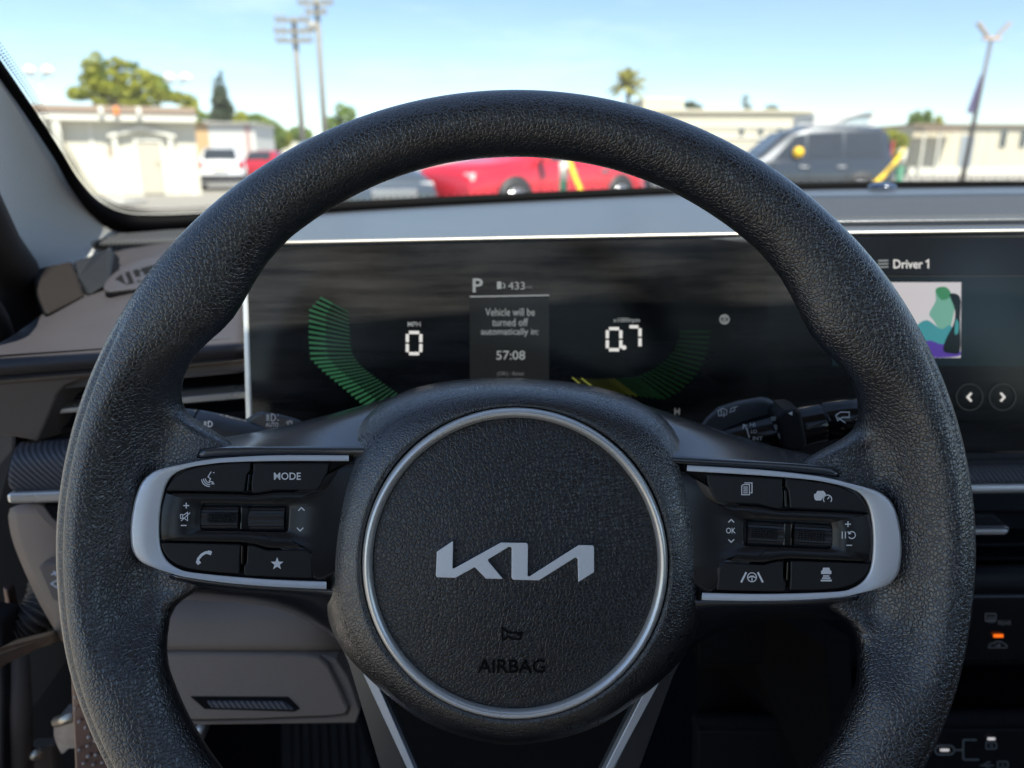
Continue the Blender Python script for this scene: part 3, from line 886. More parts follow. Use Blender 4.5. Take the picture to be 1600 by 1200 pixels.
# --- top pad from the display hood to the windscreen
cc = [405, 470, 560, 680, 800, 920, 1040, 1160, 1280, 1400, 1520, 1640, 1800, 2000]
def lin(a, b): return [a + (b - a) * (x - 405) / (2000 - 405) for x in cc]
def tab(t): return [interp(t, x) for x in cc]
hood_t = [(405, 377), (440, 376.5), (800, 369), (1150, 362.5), (1350, 360.5), (1600, 357.5), (2000, 353)]
base_t = [(405, 341), (520, 331), (740, 318), (1040, 303), (1240, 295.5), (1600, 290.5), (2000, 289)]
Yh = lambda off: [interp([(385, 0.487), (800, 0.500), (1200, 0.512), (1640, 0.508), (2000, 0.498)], x) + off for x in cc]
Yb_ = tab([(405, 0.865), (520, 0.90), (800, 0.955), (1040, 1.0), (1600, 1.03), (2000, 1.03)])
hy, by = tab(hood_t), tab(base_t)
def mx(a, b, f): return [p + (q - p) * f for p, q in zip(a, b)]
sheet('top_pad', rows_of(cc, [(hy, Yh(0.0)), (mx(hy, by, 0.05), mx(Yh(0), Yb_, 0.03)), (mx(hy, by, 0.45), mx(Yh(0), Yb_, 0.30)), (mx(hy, by, 0.8), mx(Yh(0), Yb_, 0.62)), (by, Yb_)]), M['dash_top'], dash, 0.01, 2)
# chrome edge along the hood
fr_ = [W(x, interp(hood_t, x) + 0.5, interp([(385, 0.487), (800, 0.500), (1200, 0.512), (1640, 0.508), (2000, 0.498)], x) - 0.0015) for x in cc]
bk_ = [W(x, interp(hood_t, x) + 6.5, interp([(385, 0.487), (800, 0.500), (1200, 0.512), (1640, 0.508), (2000, 0.498)], x) - 0.0015) for x in cc]
o = sheet('hood_edge', [fr_, bk_], M['edge'], dash, 0.006, 0); mod_bevel(o, 0.0012, 2)
# centre speaker grille, ribbed, sunk into a thin frame
gz = [1200, 1280, 1380, 1480, 1580, 1680, 1800]
def gY(x, f): 
    a = interp([(385, 0.487), (800, 0.500), (1200, 0.512), (1640, 0.508), (2000, 0.498)], x); b = interp([(405, 0.865), (520, 0.90), (800, 0.955), (1040, 1.0), (1600, 1.03), (2000, 1.03)], x)
    tt = interp([(0, 0), (0.06, 0.04), (0.45, 0.30), (0.8, 0.62), (1, 1)], f)
    return a + (b - a) * tt
def gpt(x, f, lift): 
    y = interp(hood_t, x) + (interp(base_t, x) - interp(hood_t, x)) * f
    return W(x, y, gY(x, f)) + Vector((0, 0, lift))
g0 = [(1265, 0.12), (1300, 0.12), (1380, 0.12), (1480, 0.12), (1580, 0.12), (1680, 0.12), (1800, 0.12)]
sheet('speaker_grille', [[gpt(x0 + (f - 0.16) * -40, f, 0.0035) for x0, _ in g0] for f in (0.16, 0.35, 0.55, 0.75)], M['grille'], dash, 0.002, 1)
sheet('grille_frame', [[gpt(x0 - 5, f, 0.0040) for x0, _ in g0] for f in (0.10, 0.135)], M['dash_top'], dash, 0.002, 0)
# light sensor dome
sp = gpt(1378, 0.93, 0.004)
V, Fs = [], []
for k in range(7):
    a = math.pi / 2 * k / 6
    for i in range(20):
        b = 2 * math.pi * i / 20
        V.append((sp.x + 0.016 * math.cos(a) * math.cos(b), sp.y + 0.016 * math.cos(a) * math.sin(b), sp.z + 0.006 * math.sin(a)))
for k in range(6):
    for i in range(20):
        j = (i + 1) % 20
        Fs.append((k * 20 + i, k * 20 + j, (k + 1) * 20 + j, (k + 1) * 20 + i))
link('light_sensor', mesh(V, Fs, True), mat('sensor_lens', (0.02, 0.03, 0.06), 0.08, coat=1.0), dash)

# --- centre stack right of the wheel
cr = [1090, 1200, 1320, 1440, 1560, 1680, 1800, 2000]
def Yr(x, off): return interp([(1090, 0.512), (1640, 0.510), (2000, 0.505)], x) + off
def rrow(y, off, k=-0.012): return [W(x, y + k * (x - 1560), Yr(x, off)) for x in cr]
sheet('stack_shelf', [rrow(707, 0.02), rrow(712, -0.004), rrow(719, -0.012)], M['dash_pad'], dash, 0.004, 1)
sheet('ribbed_trim', [rrow(719.5, -0.010), rrow(726, -0.0145), rrow(740, -0.017), rrow(757, -0.018)], M['trim_rib'], dash, 0.006, 1)
fr_ = [W(x, 758.5 - 0.012 * (x - 1560), Yr(x, -0.021)) for x in cr] + [W(x, 772 - 0.010 * (x - 1560), Yr(x, -0.021)) for x in reversed(cr)]
prism('chrome_strip', fr_, [p + Vector((0, 0.012, 0)) for p in fr_], M['chrome'], dash, bevel=0.0022, seg=3)
fr_ = [W(x, y, 0.60) for x, y in ((1060, 760), (2000, 755), (2000, 905), (1060, 905))]
prism('vent_cavity', fr_, [p + Vector((0, 0.02, 0)) for p in fr_], M['black'], dash)
for y in (795, 822, 850, 872):
    fr_ = [W(x, y - 0.01 * (x - 1560), 0.555) for x in (1100, 2000)] + [W(x, y + 5 - 0.01 * (x - 1560), 0.555) for x in (2000, 1100)]
    prism('vent_vane', fr_, [p + Vector((0, 0.03, 0.004)) for p in fr_], M['dark'], dash, bevel=0.0008)
fr_ = [W(x, y, 0.505) for x, y in ((1440, 822), (1570, 822), (1577, 826), (1573, 834), (1440, 835))]
tb = prism('vent_tab', fr_, [W(x, y, 0.545) for x, y in ((1440, 802), (1550, 802), (1556, 806), (1553, 812), (1440, 815))], M['satin'], dash, bevel=0.0006)
fr_ = [W(x, y, 0.503) for x, y in ((1440, 829), (1570, 828), (1576, 830), (1571, 835.5), (1440, 836))]
prism('chrome_tip', fr_, [p + Vector((0, 0.004, 0)) for p in fr_], M['chrome'], tb, bevel=0.0006)
sheet('stack_ledge', [rrow(882, 0.02), rrow(884, -0.006), rrow(893, -0.020), rrow(908, -0.024), rrow(926, -0.024)], M['dark'], dash, 0.006, 1)
fr_ = [W(x, y, Yr(x, -0.026)) for x, y in ((1090, 934), (2000, 926), (2000, 1030), (1090, 1040))]
cpn = prism('climate_panel', fr_, [p + Vector((0, 0.02, 0)) for p in fr_], M['panel'], dash, bevel=0.002)
def cm(cx, cy): return lambda x, y, l=0.0: W(cx + x, cy - y, Yr(cx + x, -0.0292) - l)
icon('symbol', [[(-9, -4), (-9, 7), (7, 7), (7, -4), (-9, -4)], [(-4, -7), (-5, 3)], [(0, -7), (-1, 3)], [(4, -7), (3, 3)]], 1.6, cm(1549, 966), M['print_dim'], cpn)
text('lettering', 'REAR', 20, 7, cm(1570, 973), M['print_dim'], cpn)
M['led_orange'] = mat('led_orange', (0.3, 0.05, 0.0), 0.4, emit=(1.0, 0.16, 0.01), estr=0.35)
fill('indicator_light', [(-7.5, -2.5), (7.5, -2.5), (7.5, 2.5), (-7.5, 2.5)], cm(1560, 993.5), M['led_orange'], cpn)
icon('symbol', [[(-14, -2), (-12, 3), (-6, 4), (-2, 7), (6, 6), (10, 3), (14, 1), (14, -3), (-14, -3), (-14, -2)], [(-4, 0), (4, 1)], [(1, -1.5), (4, 1), (1, 2.6)]], 1.4, cm(1559, 1009), M['print_dim'], cpn)
sheet('stack_recess', [rrow(1037, -0.02), rrow(1042, 0.06), rrow(1104, 0.06), rrow(1108, -0.02)], M['black'], dash, 0.004, 0)
sheet('stack_shelf', [rrow(1106, -0.018), rrow(1110, -0.030), rrow(1120, -0.036), rrow(1138, -0.038)], M['carpet'], dash, 0.006, 1)
fr_ = [W(x, y, Yr(x, -0.034)) for x, y in ((1090, 1142), (2000, 1136), (2000, 1330), (1090, 1340))]
usb = prism('socket_panel', fr_, [p + Vector((0, 0.02, 0)) for p in fr_], M['dark'], dash, bevel=0.002)
def um(cx, cy): return lambda x, y, l=0.0: W(cx + x, cy - y, Yr(cx + x, -0.0372) - l)
rr_ = arc(10, 0, 7, -90, 90, 8) + arc(-6, 0, 7, 90, 270, 8); rr_.append(rr_[0])
M['led_white'] = mat('led_white', (0.6, 0.6, 0.6), 0.4, emit=(1, 0.95, 0.95), estr=0.15)
M['print_mid'] = mat('print_mid', (0.22, 0.23, 0.23), 0.6)
icon('symbol', [rr_, [(17, 0), (30, 0)], [(52, 16), (32, 16), (31, 14), (31, -13), (33, -15), (56, -15)]], 2.6, um(1474, 1172), M['print_mid'], usb)
fill('indicator_light', [(-5, -2), (9, -2), (9, 2), (-5, 2)], um(1474, 1172), M['led_white'], usb)
fill('indicator_light', [(-6, -2), (6, -2), (6, 2), (-6, 2)], um(1549, 1154.5), M['led_white'], usb)
bat = [(-8, -5), (-8, 5), (6, 5), (8, 3), (8, -3), (6, -5), (-8, -5)]
icon('symbol', [bat, [(-2, -1), (2, 1)], [(-2, 1.5), (2, -1.5)]], 2.0, um(1549, 1165), M['print_mid'], usb)
icon('symbol', [bat, [(-2, -1), (2, 1)]], 2.0, um(1567, 1195), M['print_mid'], usb)
icon('symbol', [[(-12, 0), (10, 0)], [(-6, 0.8), (0, 5), (5, 5)], [(-3, -0.8), (3, -5), (6, -5)]], 1.8, um(1543, 1196), M['print_mid'], usb)
# stack side wall and lower firewall seen in the gap below the hub
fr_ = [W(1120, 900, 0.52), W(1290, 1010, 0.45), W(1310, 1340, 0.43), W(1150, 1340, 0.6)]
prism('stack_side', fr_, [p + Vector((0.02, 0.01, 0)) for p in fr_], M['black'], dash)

# ================================================================== WIDE DISPLAY
disp = thing('display_panel', 'wide black glass display joining the instrument cluster and the centre screen', 'display', W(900, 705, 0.49))
dtop = [(386, 385), (440, 384), (800, 377), (1150, 370.5), (1350, 368), (1640, 364), (2000, 361)]
dbot = [(386, 716), (800, 713), (1200, 710), (1640, 704), (2000, 700)]
dY = [(386, 0.487), (800, 0.500), (1200, 0.512), (1640, 0.508), (2000, 0.498)]
def Sd(px, py, lift=0.0):
    t0, b0 = interp(dtop, px), interp(dbot, px)
    f = (py - t0) / (b0 - t0)
    return W(px, py, interp(dY, px) - 0.022 * f - lift)
cd = [386, 440, 520, 600, 700, 800, 900, 1000, 1100, 1200, 1300, 1400, 1500, 1640, 1800, 2000]
M['glass_face'] = mat('display_glass', (0.003, 0.003, 0.004), 0.17, spec=0.4)
N, L = nt(M['glass_face'])
# dust and wiping streaks on the glass: thin diffuse film with a shape of its own
tc = N.new('ShaderNodeTexCoord'); mp = N.new('ShaderNodeMapping'); mp.inputs['Scale'].default_value = (5.0, 5.0, 55.0); mp.inputs['Rotation'].default_value = (0, 0.10, 0)
nz = N.new('ShaderNodeTexNoise'); nz.inputs['Scale'].default_value = 2.2; nz.inputs['Detail'].default_value = 8; nz.inputs['Roughness'].default_value = 0.62
L.new(tc.outputs['Object'], mp.inputs['Vector']); L.new(mp.outputs['Vector'], nz.inputs['Vector'])
nz2 = N.new('ShaderNodeTexNoise'); nz2.inputs['Scale'].default_value = 9.0; nz2.inputs['Detail'].default_value = 4
L.new(tc.outputs['Object'], nz2.inputs['Vector'])
mm = N.new('ShaderNodeMath'); mm.operation = 'MULTIPLY'; L.new(nz.outputs['Fac'], mm.inputs[0]); L.new(nz2.outputs['Fac'], mm.inputs[1])
mr = N.new('ShaderNodeMapRange'); mr.inputs['From Min'].default_value = 0.14; mr.inputs['From Max'].default_value = 0.42; mr.inputs['To Min'].default_value = 0.002; mr.inputs['To Max'].default_value = 0.030
L.new(mm.outputs['Value'], mr.inputs['Value'])
cb = N.new('ShaderNodeCombineColor')
for i_, k_ in enumerate((1.0, 0.96, 0.93)):
    q = N.new('ShaderNodeMath'); q.operation = 'MULTIPLY'; q.inputs[1].default_value = k_
    L.new(mr.outputs['Result'], q.inputs[0]); L.new(q.outputs['Value'], cb.inputs[i_])
L.new(cb.outputs['Color'], N['Principled BSDF'].inputs['Base Color'])
glass = sheet('screen_glass', [[Sd(x, interp(dtop, x) + (interp(dbot, x) - interp(dtop, x)) * f) for x in cd] for f in (0, 0.25, 0.5, 0.75, 1.0)], M['glass_face'], disp, 0.012, 0, smooth=False)
# metal frame down the left edge
fr_ = [W(376, 386, 0.4865), W(385, 385, 0.4865), W(396, 716, 0.4645), W(385, 716, 0.4645)]
prism('side_frame', fr_, [p + Vector((0, 0.014, 0)) for p in fr_], M['chrome'], disp, bevel=0.0012, seg=3)

def em(name, col, s): return mat(name, (0.004, 0.004, 0.0045), 0.17, emit=col, estr=s, spec=0.4)
M['sc_white'] = em('screen_white', (0.90, 0.88, 0.84), 0.24)
M['sc_grey'] = em('screen_grey', (0.66, 0.70, 0.70), 0.12)
M['sc_dim'] = em('screen_dim', (0.55, 0.58, 0.60), 0.06)
M['sc_faint'] = em('screen_faint', (0.5, 0.55, 0.58), 0.016)
M['sc_card'] = em('screen_card', (0.55, 0.60, 0.58), 0.006)
M['sc_teal'] = em('screen_teal', (0.06, 0.20, 0.26), 0.014)
M['sc_head'] = em('screen_header', (0.10, 0.16, 0.22), 0.013)
LIFT = 0.0009
def sm(cx, cy, lift=LIFT): return lambda x, y, l=0.0: Sd(cx + x, cy - y, lift + l)
# instrument cluster
fill('info_card', [(-62, -68), (62, -68), (62, 68), (-62, 68)], sm(796, 533, 0.0005), M['sc_card'], disp)
fill('info_line', [(-62, -2.6), (62, -0.4), (62, 1.6), (-62, -0.4)], sm(796, 462), M['sc_grey'], disp)
text('gear_letter', 'P', 16, 22, sm(746.5, 446), M['sc_grey'], disp, bold=0.02)
icon('fuel_symbol', [([(-3, -5.5), (-3, 6)], 7.0), [(3, 4), (5.5, 1.5), (5.5, -3.5), (2.5, -3.5)]], 1.5, sm(783, 446), M['sc_grey'], disp)
text('range_readout', '433', 26, 12, sm(807, 446.5), M['sc_grey'], disp)
text('range_unit', 'mi', 9, 6, sm(826.5, 448.5), M['sc_dim'], disp)
for s_, w_, h_, y_, x_ in (('Vehicle will be', 77, 12, 487.5, 797), ('turned off', 56, 12, 503.5, 797), ('automatically in:', 90, 13.5, 519.5, 796.5)):
    text('message_line', s_, w_, h_, sm(x_, y_), M['sc_grey'], disp)
text('countdown', '57:08', 45, 14, sm(798, 555), M['sc_grey'], disp, bold=0.006)
text('message_line', '(OK) : Reset', 42, 8, sm(798, 584.5), M['sc_dim'], disp)
text('unit_label', 'MPH', 20, 7.5, sm(647, 506.5), M['sc_grey'], disp, bold=0.01)
text('unit_label', 'x1000rpm', 41, 9, sm(979, 501), M['sc_grey'], disp, bold=0.006)
def seg_digit(name, cx, cy, segs, w=10.5, h=16.5, th=5.0):
    L_ = {'a': [(-w + 2.5, h), (w - 2.5, h)], 'b': [(w, h - 2.5), (w, 1.4)], 'c': [(w, -1.4), (w, -h + 2.5)], 'd': [(w - 2.5, -h), (-w + 2.5, -h)], 'e': [(-w, -h + 2.5), (-w, -1.4)], 'f': [(-w, 1.4), (-w, h - 2.5)]}
    icon(name, [L_[k] for k in segs], th, sm(cx, cy), M['sc_white'], disp)
seg_digit('digit', 647, 536, 'abcdef')
seg_digit('digit', 959.5, 530, 'abcdef')
seg_digit('digit', 990.5, 527, 'abc', w=9.5)
fill('decimal_point', circ(0, 0, 3.6, 10)[:-1], sm(975, 543), M['sc_white'], disp)
icon('status_symbol', [circ(0, 0, 7, 12), [(-4, 3.5), (4, 3.5)], [(-4, -3.5), (4, -3.5)], [(-3.5, 0), (3.5, 0)]], 1.6, sm(1132, 499), M['sc_grey'], disp)
text('gauge_letter', 'H', 8, 10, sm(1058, 643), M['sc_dim'], disp, bold=0.02)
M['bar_g'] = em('bar_green', (0.16, 0.70, 0.32), 0.042)
M['bar_g2'] = em('bar_green_dim', (0.14, 0.5, 0.26), 0.03)
M['bar_d'] = em('bar_dark_green', (0.06, 0.28, 0.08), 0.010)
M['bar_y'] = em('bar_yellow', (0.75, 0.80, 0.15), 0.10)
oct_l = [(500, 465), (483, 484), (482, 527), (485, 560), (500, 576), (520, 593), (545, 614), (575, 640), (610, 664), (660, 672)]
oct_i = [(545, 488), (546, 510), (547, 535), (552, 556), (566, 574), (584, 588), (606, 604), (624, 616), (648, 626), (676, 630)]
NB = 38
po = resample([Vector((x, y, 0)) for x, y in oct_l], NB); pi_ = resample([Vector((x, y, 0)) for x, y in oct_i], NB)
NBR = 30
oct_r = [(915, 607), (960, 614), (1000, 620), (1040, 624), (1062, 612), (1085, 590), (1100, 565), (1108, 540), (1110, 518)]
oct_ri = [(892, 588), (925, 590), (960, 588), (990, 584), (1015, 574), (1035, 560), (1048, 545), (1055, 530), (1056, 518)]
po_r = resample([Vector((x, y, 0)) for x, y in oct_r], NBR); pi_r = resample([Vector((x, y, 0)) for x, y in oct_ri], NBR)
M['bar_yg'] = em('bar_olive', (0.35, 0.42, 0.06), 0.016)
for right in (False, True):
    for i in range(NBR if right else NB):
        a, b = (po_r[i], pi_r[i]) if right else (po[i], pi_[i])
        d = (b - a).normalized(); nn = Vector((-d.y, d.x, 0)) * ((0.9 if i < 8 else (1.5 if i < 13 else 1.9)) if right else 1.9)
        mid = a.lerp(b, 0.42)
        def quad(p, q, n1, m_, nm):
            pts = [p + n1, q + n1 * 0.8, q - n1 * 0.8, p - n1]
            return link(nm, mesh([Sd(v.x, v.y, LIFT) for v in pts], [(0, 1, 2, 3)]), M[m_], disp)
        if right:
            quad(a, a.lerp(b, 0.9), nn, 'bar_y' if i in (0, 2) else ('bar_yg' if i < 10 else 'bar_d'), 'gauge_bar')
        else:
            o = quad(a, mid, nn, 'bar_g', 'gauge_bar')
            me2 = mesh([Sd(v.x, v.y, LIFT) for v in (mid + d * 0.5 + nn * 0.75, b + nn * 0.5, b - nn * 0.5, mid + d * 0.5 - nn * 0.75)], [(0, 1, 2, 3)])
            link('gauge_bar_tip', me2, M['bar_g2'], o)
# centre screen
def band(nm, ya, yb, m_):
    xs_ = list(range(1300, 2000, 30))
    V = [Sd(x, y, 0.0004) for y in (ya, yb) for x in xs_]; n_ = len(xs_)
    link(nm, mesh(V, [(i, i + 1, n_ + i + 1, n_ + i) for i in range(n_ - 1)]), M[m_], disp)
band('header_band', 371, 429, 'sc_head')
band('media_band', 432, 572, 'sc_teal')
icon('menu_symbol', [[(-8, 5.5), (8, 6)], [(-8, 0.5), (8, 1)], [(-8, -4.5), (8, -4)]], 2.2, sm(1380, 413), M['sc_grey'], disp)
text('profile_name', 'Driver', 46, 14, sm(1419, 412.5), M['sc_white'], disp, bold=0.014)
icon('profile_number', [[(-3.5, 3.2), (0.5, 6.2), (0.5, -6.8)]], 2.4, sm(1450, 412.5), M['sc_white'], disp)
art = fill('cover_picture', [(1385, 441), (1502, 441), (1501, 559), (1385, 559)], lambda x, y, l=0.0: Sd(x, y, 0.0008), em('art_pale', (0.80, 0.76, 0.78), 0.20), disp)
def patch(pts, col, s_, lift):
    q = [(p.x, p.y) for p in catmull([Vector((x, y, 0)) for x, y in pts], 4, True)]
    fill('colour_patch', q, lambda x, y, l=0.0: Sd(x, y, lift), em('art_patch', col, s_), art)
patch([(1462, 452), (1476, 449), (1484, 456), (1494, 466), (1490, 490), (1484, 512), (1470, 516), (1458, 500), (1452, 490), (1462, 470)], (0.30, 0.72, 0.55), 0.14, 0.0010)
patch([(1462, 452), (1476, 448), (1485, 456), (1482, 466), (1470, 468)], (0.10, 0.50, 0.22), 0.12, 0.0012)
patch([(1430, 512), (1448, 500), (1470, 514), (1484, 508), (1490, 520), (1476, 538), (1452, 540), (1432, 528)], (0.10, 0.55, 0.62), 0.13, 0.0014)
patch([(1436, 540), (1452, 532), (1472, 538), (1490, 534), (1499, 546), (1496, 557), (1440, 557)], (0.16, 0.08, 0.60), 0.13, 0.0016)
patch([(1484, 460), (1500, 464), (1500, 500), (1500, 548), (1486, 552), (1474, 548), (1478, 530), (1490, 506), (1492, 484)], (0.02, 0.06, 0.06), 0.02, 0.0018)
patch([(1494, 498), (1498, 506), (1497, 520), (1492, 522), (1492, 508)], (0.10, 0.60, 0.62), 0.12, 0.0020)
for cx in (1515, 1566.5):
    ico = icon('arrow_button', [circ(0, 0, 20.5, 36)], 1.6, sm(cx, 620.5), M['sc_faint'], disp)
    sgn = -1 if cx < 1540 else 1
    icon('arrow', [[(-3 * sgn, 6.5), (3 * sgn, 0), (-3 * sgn, -6.5)]], 3.2, sm(cx, 620.5), M['sc_white'], ico)

# ================================================================== COLUMN AND STALKS
colm = thing('steering_column', 'dark plastic column shroud behind the steering wheel hub', 'steering column', W(806, 760, 0.42))
cA = w_loc - (-FW) * 0.06; cB = w_loc + FW * 0.22 + Vector((0, 0, -0.02))
sec = []
for P, s_ in ((cA, 0.82), (cA.lerp(cB, 0.35), 1.0), (cA.lerp(cB, 0.7), 1.08), (cB, 1.1)):
    ring = []
    for i in range(25):
        a = 2 * math.pi * i / 24
        ring.append(P + RT * (0.072 * s_ * math.copysign(abs(math.cos(a)) ** 0.7, math.cos(a))) + UP * (0.052 * s_ * math.copysign(abs(math.sin(a)) ** 0.7, math.sin(a)) - 0.032))
    sec.append(ring)
sheet('shroud', sec, M['dark'], colm, 0.003, 1)

def stalk(root, pts, name, m, n=24):
    return tube(name, [W(x, y, Y) for x, y, Y, r in pts], [r for *_, r in pts], m, root, n)
Ys = 0.405
lst = thing('light_stalk', 'grey headlight stalk with AUTO marking left of the hub', 'control stalk', W(470, 690, 0.42))
M['stalk'] = mat('stalk_plastic', (0.065, 0.069, 0.078), 0.40, spec=0.6)
stalk(lst, [(262, 655, Ys, 0.0045), (264, 655, Ys, 0.0062), (285, 657, Ys, 0.0068), (307.5, 659.5, Ys, 0.0070), (308.2, 659.6, Ys, 0.0066)], 'twist_end', M['stalk'])
bar_ = stalk(lst, [(308.6, 659.6, Ys, 0.0064), (309.6, 659.8, Ys, 0.0071), (340, 665, Ys + 0.002, 0.0069), (380, 673, Ys + 0.004, 0.0066), (450, 688, Ys + 0.01, 0.0066), (540, 706, Ys + 0.02, 0.0066)], 'barrel', M['stalk'])
pod = [(372, 664), (384, 655), (400, 645), (410, 642.5), (440, 648), (462, 654), (485, 664), (520, 690), (520, 720), (380, 700)]
f = [W(x, y, Ys + 0.0035) for x, y in pod]
pd = prism('pod', f, [W(x, y, Ys + 0.03) for x, y in pod], M['stalk'], lst, bevel=0.0025, seg=3)
def pm(cx, cy, Y): return lambda x, y, l=0.0: W(cx + x, cy - y, Y - l)
PX = Ys + 0.0031
icon('symbol', [arc(0, 0, 5.5, -90, 90, 8) + [(-1, 5.5), (-1, -5.5)], [(-4, 4), (-9, 4)], [(-4, 1.5), (-9, 1.5)], [(-4, -1.2), (-9, -1.2)], [(-4, -4), (-9, -4)], [(8.5, 4), (10.5, 4)], [(8.5, -4), (10.5, -4)]], 1.5, pm(425, 652.5, PX), M['print'], pd)
text('lettering', 'AUTO', 20, 6.5, pm(425, 663.5, PX), M['print'], pd, bold=0.012)
icon('symbol', [circ(0, 0, 3.2, 10), [(-6, 2), (-4.5, 1.2)], [(-4, 5), (-2.8, 3.4)], [(0, 6), (0, 4.5)], [(4, 5), (2.8, 3.4)]], 1.4, pm(453, 662, PX), M['print'], pd)
icon('symbol', [arc(3, 0, 4, -90, 90, 8) + [(1, 4), (1, -4), (3, -4)], [(-2, 2.8), (-6, 2.8)], [(-2, 0), (-6, 0)], [(-2, -2.8), (-6, -2.8)]], 2.0, pm(324.5, 662.5, Ys - 0.0072), M['print'], bar_)

wst = thing('wiper_stalk', 'black wiper stalk with HI and LO markings right of the hub', 'control stalk', W(1150, 690, 0.42))
stalk(wst, [(1352, 650, Ys, 0.0085), (1349, 650, Ys, 0.0107), (1320, 653, Ys, 0.0109), (1286.5, 658, Ys, 0.0110), (1285.5, 658.3, Ys, 0.0104)], 'twist_end', M['gloss'], 32)
wb2 = stalk(wst, [(1284.5, 658.4, Ys, 0.0104), (1283.5, 658.6, Ys, 0.0110), (1240, 668, Ys + 0.001, 0.0110), (1180, 681, Ys + 0.003, 0.0112), (1120, 694, Ys + 0.008, 0.0110), (1040, 712, Ys + 0.018, 0.0105)], 'barrel', M['gloss'], 32)
pod = [(1092, 668), (1104, 652), (1122, 636), (1150, 627), (1188, 620), (1200, 622), (1222, 634), (1222, 660), (1180, 690), (1092, 706)]
f = [W(x, y, Ys + 0.002) for x, y in pod]
pd2 = prism('pod', f, [W(x, y, Ys + 0.03) for x, y in pod], M['stalk'], wst, bevel=0.003, seg=3)
PX = Ys + 0.0016
icon('symbol', [[(-8, -5), (-9, 3), (-2, 7), (5, 4), (4, -3), (-8, -5)], [(-4, -4), (-4, 4)], [(0, -7), (0, 2)]], 1.4, pm(1131, 645, PX), M['print'], pd2)
icon('symbol', [[(-5, -3), (-3, 3), (3, 5), (2, -1), (-5, -3)], [(4, 5), (7, 6)]], 1.4, pm(1145.5, 641, PX), M['print'], pd2)
rollp = [(1212, 652), (1226, 641), (1246, 639), (1253, 644), (1262, 692), (1258, 704), (1236, 706), (1222, 700)]
f = [W(x, y, Ys - 0.0125) for x, y in rollp]
cl_ = prism('speed_collar', f, [p + Vector((0, 0.02, 0)) for p in f], M['dark'], wst, bevel=0.002, seg=3)
fill('symbol', [(-3.5, 0), (3, 3.2), (3, -3.2)], pm(1235, 646, Ys - 0.0129), M['print'], cl_)
PB = Ys - 0.0118
fill('scale_mark', [(-4, 6), (4, 7), (4.5, 0), (-2.5, -1)], pm(1208, 657, PB), M['print_mid'], wb2)
fill('scale_mark', [(-2.5, 4), (3, 4.5), (4, -3), (0, -4)], pm(1211, 668, PB), M['print_mid'], wb2)
fill('scale_mark', [(-1.5, 4), (2, 4), (3.5, -5), (1.5, -5)], pm(1216, 681, PB), M['print_mid'], wb2)
icon('symbol', [[(4, -14), (0, 0), (-5, 6)], [(-6, 0), (-5.5, 6.5), (0, 5)]], 1.8, pm(1167, 670, PB), M['print'], wb2)
text('lettering', 'HI', 8, 6, pm(1176, 663.5, PB), M['print'], wb2)
text('lettering', 'LO', 9, 6, pm(1178, 674, PB), M['print'], wb2)
text('lettering', 'INT', 15, 6, pm(1184, 685, PB), M['print'], wb2)
icon('symbol', [[(-8, -5), (-11, 3), (-4, 8), (10, 8), (10, 0), (-1, 0), (-8, -5)], [(-8, 0), (4, -9)]], 1.7, pm(1317, 652, Ys - 0.0119), M['print'], wst.children[0])

# ================================================================== WINDSCREEN, PILLAR, BODY
ws = thing('windshield', 'clear raked windscreen with black dotted border above the dashboard', 'windshield', W(1020, 303, 1.0))
wbase = [(60, 420, 0.70), (110, 384, 0.76), (190, 352, 0.80), (250, 349, 0.825), (320, 346, 0.845), (405, 340, 0.868), (520, 330.5, 0.905), (740, 317, 0.955), (1040, 302, 1.01), (1240, 294.5, 1.035), (1600, 289.5, 1.05), (1900, 292, 1.05), (2300, 300, 1.03)]
bl = [W(*p) for p in wbase]
hl = []
HX = [-0.265, -0.255, -0.245, -0.235, -0.22, -0.20, -0.16, -0.08, 0.08, 0.22, 0.45, 0.65, 0.95]
for i, x in enumerate(HX):
    yy = 0.29 - 0.07 * ((x - 0.36) / 0.62) ** 2
    hl.append(Vector((x, yy, EYE.z + 0.265 - 0.03 * ((x - 0.36) / 0.62) ** 2)))
def wsp(j, f, bow=0.03):
    p = bl[j].lerp(hl[j], f); return p + Vector((0, 0.035, 0.05)) * (bow / 0.03 * 4 * f * (1 - f) * 0.6)
gm = bpy.data.materials.new('windscreen_glass'); gm.use_nodes = True
N, L = nt(gm); N.remove(N['Principled BSDF'])
out = N['Material Output']; trn = N.new('ShaderNodeBsdfTransparent'); trn.inputs['Color'].default_value = (0.93, 0.965, 0.955, 1)
gls = N.new('ShaderNodeBsdfGlossy'); gls.inputs['Roughness'].default_value = 0.02
frs = N.new('ShaderNodeFresnel'); frs.inputs['IOR'].default_value = 1.38
dif = N.new('ShaderNodeBsdfTranslucent'); dif.inputs['Color'].default_value = (0.80, 0.80, 0.78, 1)
m1 = N.new('ShaderNodeMixShader'); m2 = N.new('ShaderNodeMixShader')
tc = N.new('ShaderNodeTexCoord'); nz = N.new('ShaderNodeTexNoise'); nz.inputs['Scale'].default_value = 7; nz.inputs['Detail'].default_value = 6
vo = N.new('ShaderNodeTexVoronoi'); vo.inputs['Scale'].default_value = 34
L.new(tc.outputs['Object'], nz.inputs['Vector']); L.new(tc.outputs['Object'], vo.inputs['Vector'])
mr = N.new('ShaderNodeMapRange'); mr.inputs['From Min'].default_value = 0.35; mr.inputs['From Max'].default_value = 0.75; mr.inputs['To Min'].default_value = 0.013; mr.inputs['To Max'].default_value = 0.045
L.new(nz.outputs['Fac'], mr.inputs['Value'])
L.new(frs.outputs['Fac'], m1.inputs['Fac']); L.new(trn.outputs['BSDF'], m1.inputs[1]); L.new(gls.outputs['BSDF'], m1.inputs[2])
